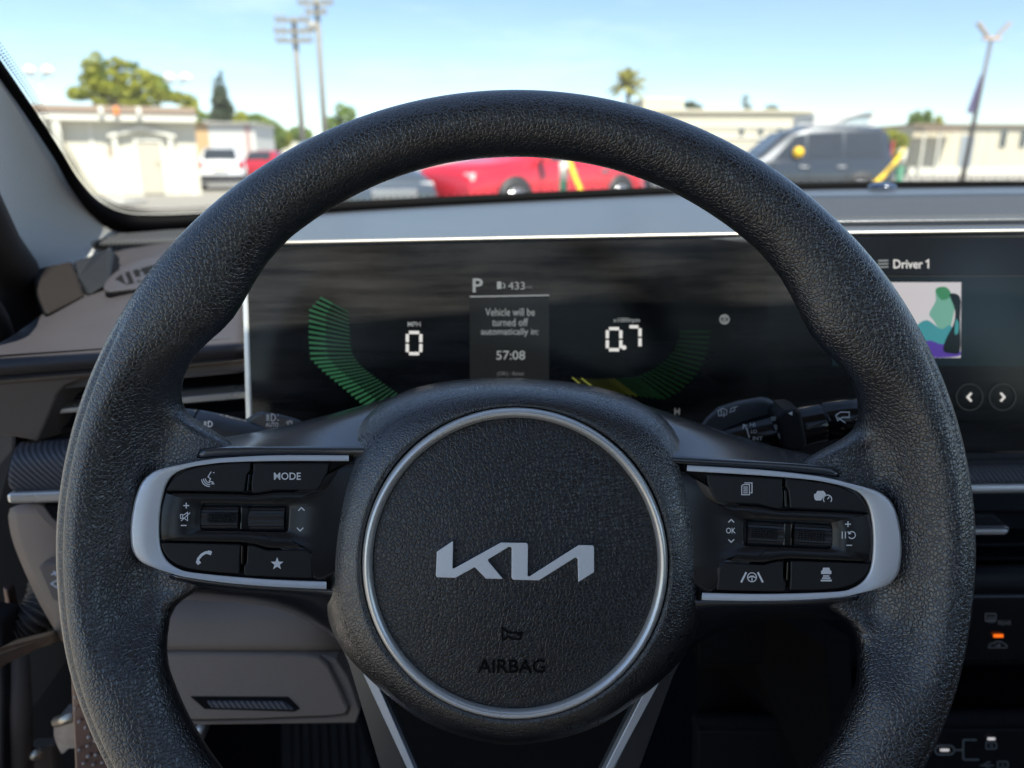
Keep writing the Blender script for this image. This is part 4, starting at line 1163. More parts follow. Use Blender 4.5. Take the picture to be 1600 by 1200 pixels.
L.new(mr.outputs['Result'], m2.inputs['Fac']); L.new(m1.outputs['Shader'], m2.inputs[1]); L.new(dif.outputs['BSDF'], m2.inputs[2])
L.new(m2.outputs['Shader'], out.inputs['Surface'])
sheet('glass_pane', [[wsp(j, f) for j in range(len(bl))] for f in (-0.04, 0.0, 0.15, 0.3, 0.5, 0.7, 0.85, 1.0)], gm, ws, 0, 2)
# ceramic border: black strip along pillar and base, just inside the glass
frit_o = [(-60, 20, 0.50), (-8, 110, 0.555), (38, 178, 0.615), (84, 248, 0.675), (112, 296, 0.715), (146, 338, 0.765), (182, 362, 0.80), (240, 362, 0.82), (320, 358, 0.845), (405, 352, 0.868), (520, 341, 0.905), (740, 328, 0.955), (1040, 312, 1.01), (1240, 304, 1.035), (1600, 299, 1.05), (2000, 301, 1.05)]
frit_i = [(-60, 8, 0.50), (2, 95, 0.555), (52, 168, 0.615), (98, 239, 0.675), (123, 279, 0.715), (153, 312, 0.765), (188, 330.5, 0.80), (230, 335.5, 0.82), (312, 333, 0.845), (405, 324, 0.868), (520, 315.5, 0.905), (740, 304.5, 0.955), (1040, 291.5, 1.01), (1240, 285.5, 1.035), (1600, 282.5, 1.05), (2000, 287, 1.05)]
fo = catmull([W(x, y, Y * 0.972) for x, y, Y in frit_o], 8); fi = catmull([W(x, y, Y * 0.972) for x, y, Y in frit_i], 8)
M['frit'] = mat('ceramic_black', (0.0015, 0.0015, 0.002), 0.6, spec=0.05)
sheet('ceramic_border', [fo, fi], M['frit'], ws, 0.001, 0)
V, Fs = [], []
for rI in range(3):
    k_ = 0
    for q in range(300):
        f_ = (q + 0.5 * (rI % 2)) / 300 * (len(fi) - 2)
        i0 = int(f_); s_ = f_ - i0
        a = fi[i0].lerp(fi[i0 + 1], s_); o_ = fo[i0].lerp(fo[i0 + 1], s_)
        d_ = (a - o_).normalized(); tng = (fi[i0 + 1] - fi[i0]).normalized()
        c_ = a + d_ * (0.0022 + 0.0023 * rI) ; r_ = 0.0011 - 0.0002 * rI
        b0 = len(V)
        V += [c_ + (tng * math.cos(k * math.pi / 3) + d_ * math.sin(k * math.pi / 3)) * r_ for k in range(6)]
        Fs.append(tuple(range(b0, b0 + 6)))
tag(link('border_dots', mesh(V, Fs), M['frit'], ws), kind='stuff')

pil = thing('pillar_trim', 'beige fabric windscreen pillar trim beside the driver', 'pillar trim', W(120, 410, 0.74))
pr = [[(-80, -20, 0.46), (-90, 60, 0.455), (-100, 160, 0.44), (-110, 270, 0.42)],
      [(-2, 106, 0.545), (-20, 160, 0.545), (-36, 240, 0.525), (-46, 318, 0.50)],
      [(42, 174, 0.605), (18, 224, 0.610), (-4, 296, 0.590), (-14, 352, 0.565)],
      [(88, 244, 0.665), (60, 292, 0.672), (28, 352, 0.655), (12, 380, 0.625)],
      [(124, 291, 0.712), (98, 334, 0.714), (66, 382, 0.69), (34, 408, 0.655)],
      [(162, 325, 0.755), (134, 364, 0.750), (94, 402, 0.715), (45, 424, 0.67)],
      [(188, 343, 0.785), (162, 378, 0.770), (110, 411, 0.725), (50, 430, 0.675)],
      [(197, 350, 0.795), (174, 385, 0.775), (114, 413.5, 0.728), (51, 432, 0.676)],
      [(201, 358, 0.797), (180, 383, 0.778), (118, 414, 0.729), (52, 433, 0.677)],
      [(198, 365, 0.796), (178, 385, 0.790), (119, 417, 0.745), (53, 437, 0.69)]]
rows = []
for r in pr:
    P = [W(*p) for p in r]
    P[0] = P[0] + Vector((0, 0.0, 0)); rows.append([P[0] + Vector((-0.008, 0.02, 0.0)), P[0]] + P[1:] + [P[-1] + Vector((-0.02, 0.01, -0.01))])
sheet('cover', rows, M['pillar'], pil, 0.006, 2)
body = thing('car', 'brown painted car body with roof, sill and open driver doorway around the cockpit', 'car', (0.3, 0.2, 0.35))
M['paint_in'] = mat('brown_metallic_paint', (0.16, 0.095, 0.075), 0.30, metal=0.35, coat=0.6, var=0.1, var_scale=300)
M['foot'] = grained('brown_black_trim', (0.018, 0.015, 0.014), 0.7, 1000, 0.3, 0.0002, 0.15)
M['foot2'] = grained('slate_trim', (0.016, 0.018, 0.022), 0.65, 1000, 0.3, 0.0002, 0.2)
# lower end of the pillar: dark trim blocks and the door seal
f = [W(x, y, Y) for x, y, Y in ((46, 422, 0.60), (113, 407, 0.635), (119, 432, 0.625), (134, 462, 0.60), (72, 494, 0.555), (62, 470, 0.57))]
prism('pillar_foot', f, [p + Vector((-0.02, 0.03, -0.01)) for p in f], M['foot'], body, bevel=0.003, seg=3)
f = [W(x, y, Y) for x, y, Y in ((114, 407, 0.637), (140, 400, 0.65), (168, 387, 0.675), (178, 392, 0.67), (170, 442, 0.61), (136, 463, 0.598), (121, 438, 0.62))]
prism('pillar_foot', f, [p + Vector((-0.01, 0.03, -0.01)) for p in f], M['foot2'], body, bevel=0.003, seg=3)
tube('door_seal', [W(x, y, Y) for x, y, Y in ((-120, 190, 0.42), (-60, 300, 0.47), (-12, 384, 0.55), (20, 424, 0.60), (40, 470, 0.63), (52, 520, 0.64), (60, 580, 0.64))], 0.0185, M['seal'], body, 16)
tube('door_seal', [W(x, y, Y) for x, y, Y in ((-140, 330, 0.44), (-60, 420, 0.49), (-8, 500, 0.53), (14, 560, 0.56), (20, 640, 0.56))], 0.009, M['seal'], body, 12)
# door opening below the dash: pillar skin, painted jamb, sill
f = [W(x, y, Y) for x, y, Y in ((-160, 560, 0.50), (24, 560, 0.52), (24, 690, 0.50), (60, 900, 0.50), (120, 1010, 0.50), (140, 1400, 0.50), (-160, 1400, 0.46))]
prism('hinge_pillar', f, [p + Vector((0, 0.03, 0)) for p in f], M['dark'], body)
f = [W(x, y, 0.40) for x, y in ((110, 1058), (116, 1056), (132, 1090), (150, 1130), (200, 1230), (330, 1420), (124, 1420), (116, 1180))]
jb = prism('painted_jamb', f, [p + Vector((-0.004, 0.035, 0)) for p in f], M['paint_in'], body, bevel=0.003)
random.seed(4)
M['drop'] = mat('water_drop', (0.35, 0.28, 0.25), 0.05, coat=1.0)
for (x, y, r) in ((118, 1090, .0011), (118, 1108, .001), (124, 1128, .0013), (134, 1137, .0012), (139, 1152, .0014), (137, 1166, .0012), (124, 1172, .0012), (148, 1158, .0011), (138, 1182, .0014), (131, 1193, .0012), (150, 1180, .0013), (160, 1192, .0012), (146, 1195, .0011)):
    c_ = W(x, y, 0.3985)
    V = [c_ + Vector((0, -r * 0.8, 0))]; Fs = []
    for k in range(2):
        for i in range(8):
            a = i * math.pi / 4
            V.append(c_ + Vector((math.cos(a) * r * (0.7 + 0.3 * k), -r * (0.55 - 0.55 * k), math.sin(a) * r * (0.7 + 0.3 * k))))
    for i in range(8):
        j = (i + 1) % 8
        Fs += [(0, 1 + i, 1 + j), (1 + i, 9 + i, 9 + j, 1 + j)]
    link('water_drop', mesh(V, Fs, True), M['drop'], jb)
tube('door_edge', [W(x, y, Y) for x, y, Y in ((22, 1000, 0.44), (26, 1100, 0.43), (28, 1260, 0.42))], [0.008, 0.009, 0.010], M['dash_face'], body, 14)
f = [W(x, y, Y) for x, y, Y in ((-60, 960, 0.42), (4, 970, 0.43), (8, 1080, 0.42), (4, 1300, 0.40), (-60, 1300, 0.40))]
prism('door_seal', f, [p + Vector((0, 0.02, 0)) for p in f], M['seal'], body, bevel=0.002)
f = [W(x, y, 0.47) for x, y in ((4, 918), (12, 922), (24, 985), (14, 985))]
prism('hinge_plate', f, [p + Vector((0, 0.008, 0)) for p in f], M['paint_in'], body, bevel=0.001)

strap = thing('door_check_strap', 'zinc steel door check strap reaching out of the doorway', 'door strap', W(50, 1010, 0.41))
f = [W(x, y, Y) for x, y, Y in ((-30, 1036, 0.37), (0, 1012, 0.385), (8, 1008, 0.39), (90, 988, 0.43), (101, 990, 0.435), (101, 1000, 0.435), (60, 1014, 0.415), (8, 1038, 0.39), (-30, 1062, 0.37))]
prism('strap_bar', f, [p + Vector((0, 0.010, -0.003)) for p in f], M['steel'], strap, bevel=0.0025, seg=3)
hng = thing('metal_bracket', 'cast metal door latch bracket low in the doorway', 'bracket', W(100, 1160, 0.42))
f = catmull([W(x, y, 0.42) for x, y in ((86, 1128), (96, 1122), (108, 1118), (117, 1120), (118, 1166), (108, 1170), (98, 1178), (92, 1172), (84, 1150))], 3, True)
prism('bracket', f, [p + Vector((0, 0.015, 0)) for p in f], mat('cast_zinc', (0.42, 0.38, 0.35), 0.42, metal=0.6, var=0.35, var_scale=160), hng, bevel=0.002, seg=3)
tube('hinge_pin', [W(88, 1128, 0.415), W(116, 1119, 0.412)], 0.0035, M['steel'], hng, 12)
tube('hinge_bolt', [W(55, 1176, 0.43), W(57, 1180, 0.425)], 0.004, M['steel'], hng, 8)
f = [W(x, y, 0.44) for x, y in ((44, 1168), (84, 1166), (90, 1230), (44, 1230))]
prism('hinge_leaf', f, [p + Vector((0, 0.01, 0)) for p in f], M['dash_face'], hng, bevel=0.002)

boot = thing('wiring_boot', 'ribbed black rubber wiring boot in the door gap', 'cable boot', W(50, 960, 0.45))
pb = catmull([W(x, y, Y) for x, y, Y in ((78, 914, 0.470), (72, 940, 0.462), (58, 962, 0.455), (36, 980, 0.45), (14, 992, 0.445))], 12)
rr_ = [0.0135 if i % 4 in (0, 1) else 0.0105 for i in range(len(pb))]
tube('bellows', pb, rr_, mat('rubber_boot', (0.05, 0.042, 0.036), 0.55), boot, 20)

# --- the rest of the cabin: roof, far side, floor, seats (they shade and light the cockpit)
ez = EYE.z
xs = [-0.27, -0.22, -0.05, 0.36, 0.77, 0.95, 1.0]
def roofrow(y, dz): return [Vector((x, y + (0 if y < 0.3 else -0.07 * ((x - 0.36) / 0.62) ** 2), ez + dz - 0.03 * ((x - 0.36) / 0.62) ** 2 - (0.025 if x in (-0.27, 1.0) else 0))) for x in xs]
def rpt(x, y):
    dz = interp([(-1.5, 0.20), (-1.2, 0.25), (-0.5, 0.285), (0.2, 0.275), (0.30, 0.262)], y)
    return Vector((x, y - (0.07 * ((x - 0.36) / 0.62) ** 2 if y > 0.2 else 0), ez + dz - 0.03 * ((x - 0.36) / 0.62) ** 2 - (0.02 if x < -0.26 or x > 0.99 else 0)))
for (xa, xb, ya, yb) in ((-0.27, 1.0, 0.275, -0.20), (-0.27, -0.08, -0.204, -1.2), (0.80, 1.0, -0.204, -1.2), (-0.27, 1.0, -1.204, -1.5)):  # roof strips leave a gap for the added sunroof
    sheet('roof', [[rpt(xa + (xb - xa) * i / 6, ya + (yb - ya) * j / 5) for i in range(7)] for j in range(6)], M['liner'], body, 0.035, 0, toward=EYE)
added_roof_glass = gm.copy(); added_roof_glass.name = 'added_tinted_roof_glass'
for n_ in added_roof_glass.node_tree.nodes:
    if n_.type == 'BSDF_TRANSPARENT': n_.inputs['Color'].default_value = (0.42, 0.46, 0.47, 1)
sheet('added_sunroof', [[rpt(-0.08 + 0.88 * i / 6, -0.202 - 1.0 * j / 5) + Vector((0, 0, 0.02)) for i in range(7)] for j in range(6)], added_roof_glass, body, 0, 0, toward=EYE)  # unseen sunroof, added to let skylight fall on the wheel face
rear_glass = gm.copy(); rear_glass.name = 'tinted_rear_glass'
for n_ in rear_glass.node_tree.nodes:
    if n_.type == 'BSDF_TRANSPARENT': n_.inputs['Color'].default_value = (0.22, 0.24, 0.24, 1)
sheet('rear_window', [[Vector((x, -1.5, ez + 0.17)) for x in (-0.3, 0.36, 1.0)], [Vector((x, -1.72, ez - 0.08)) for x in (-0.38, 0.36, 1.1)]], rear_glass, body, 0, 0, toward=EYE)
def cab(name, x0, x1, y0, y1, z0, z1, m, b=0.02): return box(name, x0, x1, y0, y1, ez + z0, ez + z1, M[m], body, bevel=b)
cab('floor', -0.42, 1.15, -1.4, 1.1, -0.72, -0.68, 'carpet', 0)
cab('firewall', -0.40, 1.15, 1.08, 1.12, -0.68, -0.06, 'black', 0)
cab('kick_panel', -0.46, -0.42, 0.5, 1.08, -0.68, -0.10, 'dark', 0.005)
cab('sill', -0.50, -0.40, -0.9, 0.46, -0.74, -0.60, 'paint_in', 0.01)
cab('far_door', 1.10, 1.16, -0.9, 0.9, -0.68, -0.14, 'dash_pad', 0.02)
tube('rear_pillar', [(-0.46, -0.62, ez - 0.68), (-0.44, -0.62, ez - 0.10), (-0.28, -0.62, ez + 0.24)], [0.06, 0.06, 0.05], M['liner'], body, 12)
tube('far_pillar', [(1.16, 0.62, ez - 0.10), (1.02, 0.30, ez + 0.2)], [0.05, 0.05], M['pillar'], body, 12)
tube('far_pillar', [(1.16, -0.62, ez - 0.68), (1.14, -0.62, ez - 0.10), (1.0, -0.62, ez + 0.24)], [0.06, 0.06, 0.05], M['liner'], body, 12)
def seat(x, y):
    s = box('seat', x - 0.26, x + 0.26, y - 0.05, y + 0.48, ez - 0.70, ez - 0.48, M['seat'], body, bevel=0.06, seg=3)
    f = [Vector((x + a, y - 0.02, ez - 0.52)) for a in (-0.25, 0.25)] + [Vector((x + a, y - 0.24, ez - 0.02)) for a in (0.20, -0.20)]
    prism('backrest', f, [p + Vector((0, -0.14, -0.03)) for p in f], M['seat'], s, bevel=0.05, seg=3)
    box('headrest', x - 0.13, x + 0.13, y - 0.40, y - 0.28, ez + 0.0, ez + 0.17, M['seat'], s, bevel=0.04, seg=3)
seat(0.0, -0.42)
seat(0.74, -0.36)
cab('rear_bench', -0.35, 1.1, -1.45, -1.2, -0.6, -0.05, 'seat', 0.06)
cab('console', 0.24, 0.52, -0.5, 0.18, -0.68, -0.36, 'black', 0.03)

# footwell: ribbed mat, brake pedal
mt = thing('floor_mat', 'ribbed dark rubber floor mat in the footwell', 'floor mat', (-0.1, 0.6, ez - 0.68))
box('mat_base', -0.30, 0.18, 0.30, 0.72, ez - 0.679, ez - 0.672, M['mat_rib'], mt, bevel=0.002)
f0 = box_me(-0.006, 0.006, -0.20, 0.20, 0, 0.006)
for i in range(24):
    o = link('mat_rib', f0, M['mat_rib'], mt, True)
    o.matrix_parent_inverse = Matrix.Translation(mt.location).inverted(); o.location = (-0.285 + i * 0.0195, 0.51, ez - 0.672)
f1 = [W(x, y, 0.66) for x, y in ((440, 1128), (560, 1128), (600, 1260), (440, 1260))]
pdl = thing('foot_rest', 'ribbed dark foot rest panel below the knee panel', 'foot rest', W(510, 1260, 0.66))
prism('rest_plate', f1, [p + Vector((0, 0.02, -0.01)) for p in f1], M['mat_rib'], pdl)
for i in range(8):
    xa = 446 + i * 14.5
    f1 = [W(x, y, 0.657) for x, y in ((xa, 1130), (xa + 8, 1130), (xa + 11 + i * 0.8, 1258), (xa + 2 + i * 0.8, 1258))]
    prism('rest_rib', f1, [p + Vector((0, 0.004, -0.002)) for p in f1], M['mat_rib'], pdl, bevel=0.001)
lv = thing('release_lever', 'small pale release lever peeking out under the storage lid', 'lever', W(314, 1150, 0.42))
tube('lever_arm', [W(322, 1128, 0.45), W(318, 1140, 0.44), W(313, 1152, 0.43)], 0.003, M['dash_face'], lv, 10)
tube('lever_knob', [W(308, 1137, 0.428), W(318, 1139, 0.428)], 0.0032, M['brushed'], lv, 12)

# ================================================================== OUTSIDE
def PW(px, py, Y): return W(px, py, Y)
def px2x(px, Y): return Gd(px, Y).x
def zat(py, Y): return W(800, py, Y).z

gmx = mat('asphalt_lot', (0.27, 0.25, 0.215), 0.9, spec=0.2, var=0.18, var_scale=0.8)
N, L = nt(gmx)
tc = N.new('ShaderNodeTexCoord'); nz = N.new('ShaderNodeTexNoise'); nz.inputs['Scale'].default_value = 40; nz.inputs['Detail'].default_value = 6
L.new(tc.outputs['Object'], nz.inputs['Vector']); add_bump(gmx, nz.outputs['Fac'], 0.3, 0.01)
g = sheet('ground', [[Vector((x, y, 0)) for x in (-900, -60, 0, 60, 900)] for y in (-400, -20, 20, 80, 1500)], gmx, None, 0, 0)
tag(g, 'pale sunlit parking lot asphalt', kind='structure')
M['stucco'] = mat('cream_siding', (0.60, 0.565, 0.46), 0.85, var=0.08, var_scale=1.5)
M['stucco2'] = mat('beige_stucco', (0.58, 0.525, 0.40), 0.85, var=0.1, var_scale=0.6)
M['fascia'] = mat('brown_fascia', (0.30, 0.22, 0.16), 0.8)
M['white_trim'] = mat('white_trim', (0.68, 0.65, 0.56), 0.7)
M['doorp'] = mat('cream_door', (0.50, 0.45, 0.35), 0.6)
M['win'] = mat('window_glass', (0.05, 0.06, 0.065), 0.08, spec=0.6)
M['white_box'] = mat('white_panel', (0.58, 0.57, 0.53), 0.6, var=0.05)
M['orange'] = mat('orange_lens', (0.75, 0.22, 0.03), 0.3)

def local_box(name, root, x0, x1, y0, y1, z0, z1, m, bevel=0.0):
    return box(name, x0, x1, y0, y1, z0, z1, M[m] if isinstance(m, str) else m, root, True, bevel)

# --- white modular office on the left, turned towards the sun
Yb = 24.0
OTH = rad(23)
oc_ = Vector((px2x(130, Yb), Yb, 0))
def ox(px):
    r = ray(px, 240); t_ = Vector((math.cos(OTH), math.sin(OTH)))
    # oc + s t = l r  (plan view)
    det = t_.x * -r.y - -r.x * t_.y
    return ((-oc_.x) * -r.y - (-r.x) * (-oc_.y)) / det
def oz(px, py):
    s_ = ox(px); p = oc_ + Vector((math.cos(OTH), math.sin(OTH), 0)) * s_
    return W(px, py, p.y).z
office = thing('office_building', 'low white modular office with gabled door surround and brown fascia', 'building', oc_, OTH)
hw = ox(309)
ht = oz(200, 167)
local_box('wall', office, -hw + 1.0, hw, 0, 7, 0, ht - 0.22, 'stucco')
local_box('roof', office, -hw - 0.3, hw + 0.06, -0.45, 7.3, ht - 0.20, ht, 'fascia', 0.02)
local_box('soffit_board', office, -hw - 0.28, hw + 0.05, -0.40, -0.02, ht - 0.42, ht - 0.205, 'white_trim', 0.01)
dx0, dx1 = ox(216), ox(251)
sx0, sx1 = ox(178), ox(272)
zt = oz(233, 222)
local_box('door', office, dx0, dx1, -0.05, 0.02, 0.06, zt, 'doorp', 0.01)
d_ = office.children[-1]
local_box('handle', d_, dx1 - 0.14, dx1 - 0.08, -0.11, -0.05, 0.95, 1.0, 'fascia')
for a, b in ((dx0 - 0.09, dx0 - 0.005), (dx1 + 0.005, dx1 + 0.09)):
    local_box('door_frame', office, a, b, -0.09, 0.03, 0, zt + 0.08, 'white_trim', 0.01)
local_box('door_frame', office, dx0, dx1, -0.09, 0.03, zt + 0.005, zt + 0.08, 'white_trim', 0.01)
for a in (sx0, sx1 - 0.14):
    local_box('porch_pilaster', office, a, a + 0.14, -0.16, 0.02, 0, oz(200, 208), 'white_trim', 0.01)
zc0, zc1 = oz(200, 210), oz(226, 197)
f = [Vector((sx0 - 0.1, -0.2, zc0)), Vector(((sx0 + sx1) / 2, -0.2, zc1)), Vector((sx1 + 0.1, -0.2, zc0)), Vector((sx1 + 0.1, -0.2, zc0 - 0.10)), Vector(((sx0 + sx1) / 2, -0.2, zc1 - 0.12)), Vector((sx0 - 0.1, -0.2, zc0 - 0.10))]
prism('door_gable', f, [p + Vector((0, 0.22, 0)) for p in f], M['white_trim'], office, True)
for px in (78, 92, 99):
    local_box('porch_post', office, ox(px) - 0.06, ox(px) + 0.06, -0.36, -0.24, 0, ht - 0.43, 'white_trim', 0.01)
local_box('siding_batten', office, ox(146) - 0.05, ox(146) + 0.05, -0.04, 0.01, 0, ht - 0.43, 'white_trim')
local_box('siding_batten', office, ox(291), ox(300), -0.05, 0.01, 0, 0.75, 'white_trim')
for px, c in ((169, 'white_trim'), (192, 'orange'), (226, 'white_trim')):
    local_box('wall_lamp', office, ox(px) - 0.07, ox(px) + 0.07, -0.55, -0.451, ht - 0.26, ht - 0.02, c, 0.03)
wv = local_box('wall_vent', office, ox(170), ox(176), -0.03, 0.01, 1.2, 1.45, 'fascia')

# --- trees: tapered trunk with limbs, crown of many leaf faces in clumps
def leaf_mat(name, col, var=0.45):
    m = mat(name, col, 0.6, spec=0.25, var=var, var_scale=1.3)
    N, L = nt(m); b = N['Principled BSDF']
    tr = N.new('ShaderNodeBsdfTranslucent'); tr.inputs['Color'].default_value = (col[0] * 1.3, col[1] * 1.3, col[2] * 0.8, 1)
    mx = N.new('ShaderNodeMixShader'); mx.inputs['Fac'].default_value = 0.4
    L.new(b.outputs['BSDF'], mx.inputs[1]); L.new(tr.outputs['BSDF'], mx.inputs[2]); L.new(mx.outputs['Shader'], N['Material Output'].inputs['Surface'])
    return m
M['leaf_y'] = leaf_mat('leaf_yellow_green', (0.36, 0.37, 0.06))
M['leaf_g'] = leaf_mat('leaf_green', (0.20, 0.28, 0.07))
M['leaf_d'] = leaf_mat('needle_dark', (0.12, 0.15, 0.10))
M['leaf_p'] = leaf_mat('frond_green', (0.36, 0.34, 0.11))
M['bark'] = mat('bark', (0.12, 0.085, 0.06), 0.9, var=0.4, var_scale=8)

def leaves(blobs, n, size, seed, flat=0.6):
    rnd = random.Random(seed)
    V, Fs = [], []
    tot = sum(r[0] * r[1] * r[2] for _, r in blobs)
    for c, r in blobs:
        k = int(n * r[0] * r[1] * r[2] / tot)
        for _ in range(k):
            while True:
                p = Vector((rnd.uniform(-1, 1), rnd.uniform(-1, 1), rnd.uniform(-1, 1)))
                if 0.15 < p.length < 1: break
            p = p.normalized() * p.length ** 0.55
            p = Vector(c) + Vector((p.x * r[0], p.y * r[1], p.z * r[2]))
            a = Vector((rnd.gauss(0, 1), rnd.gauss(0, 1), rnd.gauss(0, flat))).normalized()
            b = a.cross(Vector((rnd.gauss(0, 1), rnd.gauss(0, 1), rnd.gauss(0, 1)))).normalized()
            s = size * rnd.uniform(0.6, 1.4)
            i = len(V)
            V += [p - a * s, p + b * s * 0.5, p + a * s, p - b * s * 0.5]
            Fs.append((i, i + 1, i + 2, i + 3))
    return mesh(V, Fs)

def tree(name, label, px, Y, blobs_px, n, size, m, seed, trunk_r=0.16, cat='tree', dm=None, group=None):
    """blobs_px: (px, py, rx_px, rz_px) measured in the photo at distance Y."""
    k = Y / F * 1.03
    base = Vector((px2x(px, Y), Y, 0))
    root = thing(name, label, cat, base, 0, group)
    bl_ = []
    for (bx, by, rx, rz) in blobs_px:
        c = W(bx, by, Y) - base
        bl_.append(((c.x, random.Random(seed + int(bx)).uniform(-0.4, 0.4) * rx * k, c.z), (rx * k, rx * k * 0.9, rz * k)))
    top = max(b[0][2] for b in bl_)
    tr = [Vector((0, 0, 0)), Vector((0.05, 0, top * 0.35)), Vector((-0.03, 0.05, top * 0.7)), Vector((0.02, 0, top))]
    trunk = tube('trunk', tr, [trunk_r, trunk_r * 0.8, trunk_r * 0.5, trunk_r * 0.15], M['bark'], root, 10, True)
    for c, r in bl_[:7]:
        s = Vector((0, 0, min(c[2] * 0.75, top * 0.6)))
        tube('limb', [s, s.lerp(Vector(c), 0.5) + Vector((0, 0, 0.1)), Vector(c)], [trunk_r * 0.4, trunk_r * 0.25, trunk_r * 0.08], M['bark'], trunk, 6, True)
    cr_ = link('crown', leaves(bl_, n, size, seed), M[m], root, True)
    if dm:
        cr2 = link('crown', leaves([(Vector(c) + Vector((0.2, 0.15, -0.1 * r[2])), (r[0] * .9, r[1] * .9, r[2] * .85)) for c, r in bl_[::2]], n // 2, size, seed + 9), M[dm], root, True)
    return root
tree('broadleaf_tree', 'large yellow-green tree rising behind the white office', 205, 38, [(150, 96, 7, 12), (137, 104, 9, 11), (146, 116, 13, 12), (132, 124, 10, 8), (120, 147, 13, 9), (140, 140, 12, 10), (158, 134, 12, 12), (182, 98, 11, 8), (196, 102, 11, 6), (180, 116, 10, 12), (176, 140, 14, 12), (200, 122, 12, 9), (198, 142, 14, 12), (222, 116, 12, 8), (232, 124, 14, 9), (218, 138, 12, 10), (246, 138, 13, 10), (240, 154, 14, 10), (262, 150, 10, 8), (276, 152, 10, 8), (290, 158, 11, 11), (302, 168, 9, 12), (308, 182, 8, 10), (160, 158, 16, 8), (205, 160, 20, 8)], 2600, 0.15, 'leaf_y', 11, 0.2, dm='leaf_g')
tree('conifer_tree', 'dark pointed conifer beside the white container', 346, 60, [(345, 118, 3, 9), (345, 130, 6, 10), (346, 143, 9, 11), (346, 157, 12, 12), (347, 171, 15, 13), (346, 186, 17, 14), (347, 205, 18, 15), (347, 228, 19, 16)], 3000, 0.20, 'leaf_d', 21, 0.15)
tree('broadleaf_tree', 'bushy green tree right of the white container', 418, 58, [(408, 196, 15, 14), (425, 208, 16, 16), (438, 216, 12, 14), (415, 224, 22, 16), (398, 188, 9, 10)], 2200, 0.22, 'leaf_g', 31, 0.12, dm='leaf_y')
tree('broadleaf_tree', 'small yellowish tree behind the white container', 376, 62, [(376, 184, 10, 9), (368, 192, 12, 8), (386, 196, 12, 10)], 1000, 0.2, 'leaf_y', 41, 0.1)
tree('broadleaf_tree', 'distant low green tree behind the utility poles', 545, 110, [(532, 172, 8, 10), (545, 180, 12, 12), (520, 196, 16, 12), (470, 210, 18, 10)], 1100, 0.35, 'leaf_g', 45, 0.12)
for i, (px, py, lab) in enumerate(((1424, 187, 'slim green cypress at the left end of the cypress row'), (1433, 182, 'taller slim green cypress second in the cypress row'), (1449, 182, 'widest green cypress in the row over the cream trailer'), (1466, 190, 'short yellowish cypress at the right end of the row'))):
    w_ = (4, 5, 7, 4)[i]
    tree('cypress_tree', lab, px, 85, [(px, py - 4, w_ * 0.6, 5), (px, py + 4, w_, 8), (px, py + 16, w_ * 1.2, 12)], 500, 0.28, 'leaf_g' if i < 3 else 'leaf_y', 50 + i, 0.12, group='cypress trees behind the trailer')
tree('bush', 'pale yellow-green bush between the dark van and the trailer', 1402, 58, [(1392, 215, 10, 12), (1404, 222, 12, 12), (1398, 235, 14, 14)], 900, 0.2, 'leaf_y', 61, 0.06, 'bush')
tree('broadleaf_tree', 'thin bare-looking tree above the long cream building', 1165, 95, [(1165, 158, 5, 9), (1168, 172, 7, 8), (1205, 171, 10, 5)], 240, 0.22, 'leaf_d', 63, 0.08)
tree('broadleaf_tree', 'small dark tree peeping over the long cream building roof', 1080, 95, [(1078, 164, 8, 5), (1086, 170, 9, 6)], 300, 0.25, 'leaf_d', 65, 0.08)

# palm: trunk and arching fronds
pb_ = W(980, 250, 88); pb_.z = 0
palm = thing('palm_tree', 'single fan palm above the long cream building', 'palm', pb_)
top = W(980, 132, 88) - pb_
tube('trunk', [(0, 0, 0), (0.1, 0, top.z * 0.5), (top.x, 0, top.z)], [0.32, 0.25, 0.22], M['bark'], palm, 10, True)
rnd = random.Random(5)
for i in range(64):
    az = rnd.uniform(0, 2 * math.pi); el = rnd.uniform(-0.5, 1.5); ln = rnd.uniform(1.8, 2.8)
    V, Fs = [], []
    d = Vector((math.cos(az), math.sin(az), 0))
    for k in range(7):
        t_ = k / 6
        c = top + d * (ln * t_ * math.cos(el) ) + Vector((0, 0, ln * t_ * math.sin(el) - 0.28 * ln * t_ * t_))
        wd = 0.36 * math.sin(math.pi * min(1, t_ * 0.9 + 0.1)) + 0.03
        sd = d.cross(Vector((0, 0, 1))).normalized()
        V += [c + sd * wd + Vector((0, 0, -0.1 * wd)), c + Vector((0, 0, 0.08)), c - sd * wd + Vector((0, 0, -0.1 * wd))]
    for k in range(6):
        Fs += [(3 * k, 3 * k + 1, 3 * k + 4, 3 * k + 3), (3 * k + 1, 3 * k + 2, 3 * k + 5, 3 * k + 4)]
    link('frond', mesh(V, Fs), M['leaf_p'], palm, True)

# --- buildings further off
def simple_building(name, label, pxa, pxb, pytop, Y, depth, m, rz=0.0, wins=(), fascia='fascia', fh=0.25, cat='building'):
    x0, x1 = px2x(pxa, Y), px2x(pxb, Y); cx = (x0 + x1) / 2; hw = (x1 - x0) / 2; h = zat(pytop, Y)
    r = thing(name, label, cat, (cx, Y, 0), rz)
    local_box('wall', r, -hw, hw, 0, depth, 0, h - fh, m)
    local_box('roof', r, -hw - 0.2, hw + 0.2, -0.3, depth + 0.2, h - fh + 0.004, h, fascia, 0.03)
    for (pa, pb, ya, yb) in wins:
        a, b = px2x(pa, Y) - cx, px2x(pb, Y) - cx; z1, z0 = zat(ya, Y), zat(yb, Y)
        w = local_box('window', r, a - 0.06, b + 0.06, -0.06, 0.01, z0 - 0.06, z1 + 0.06, 'white_trim')
        local_box('pane', w, a, b, -0.08, -0.062, z0, z1, 'win')
    return r, cx
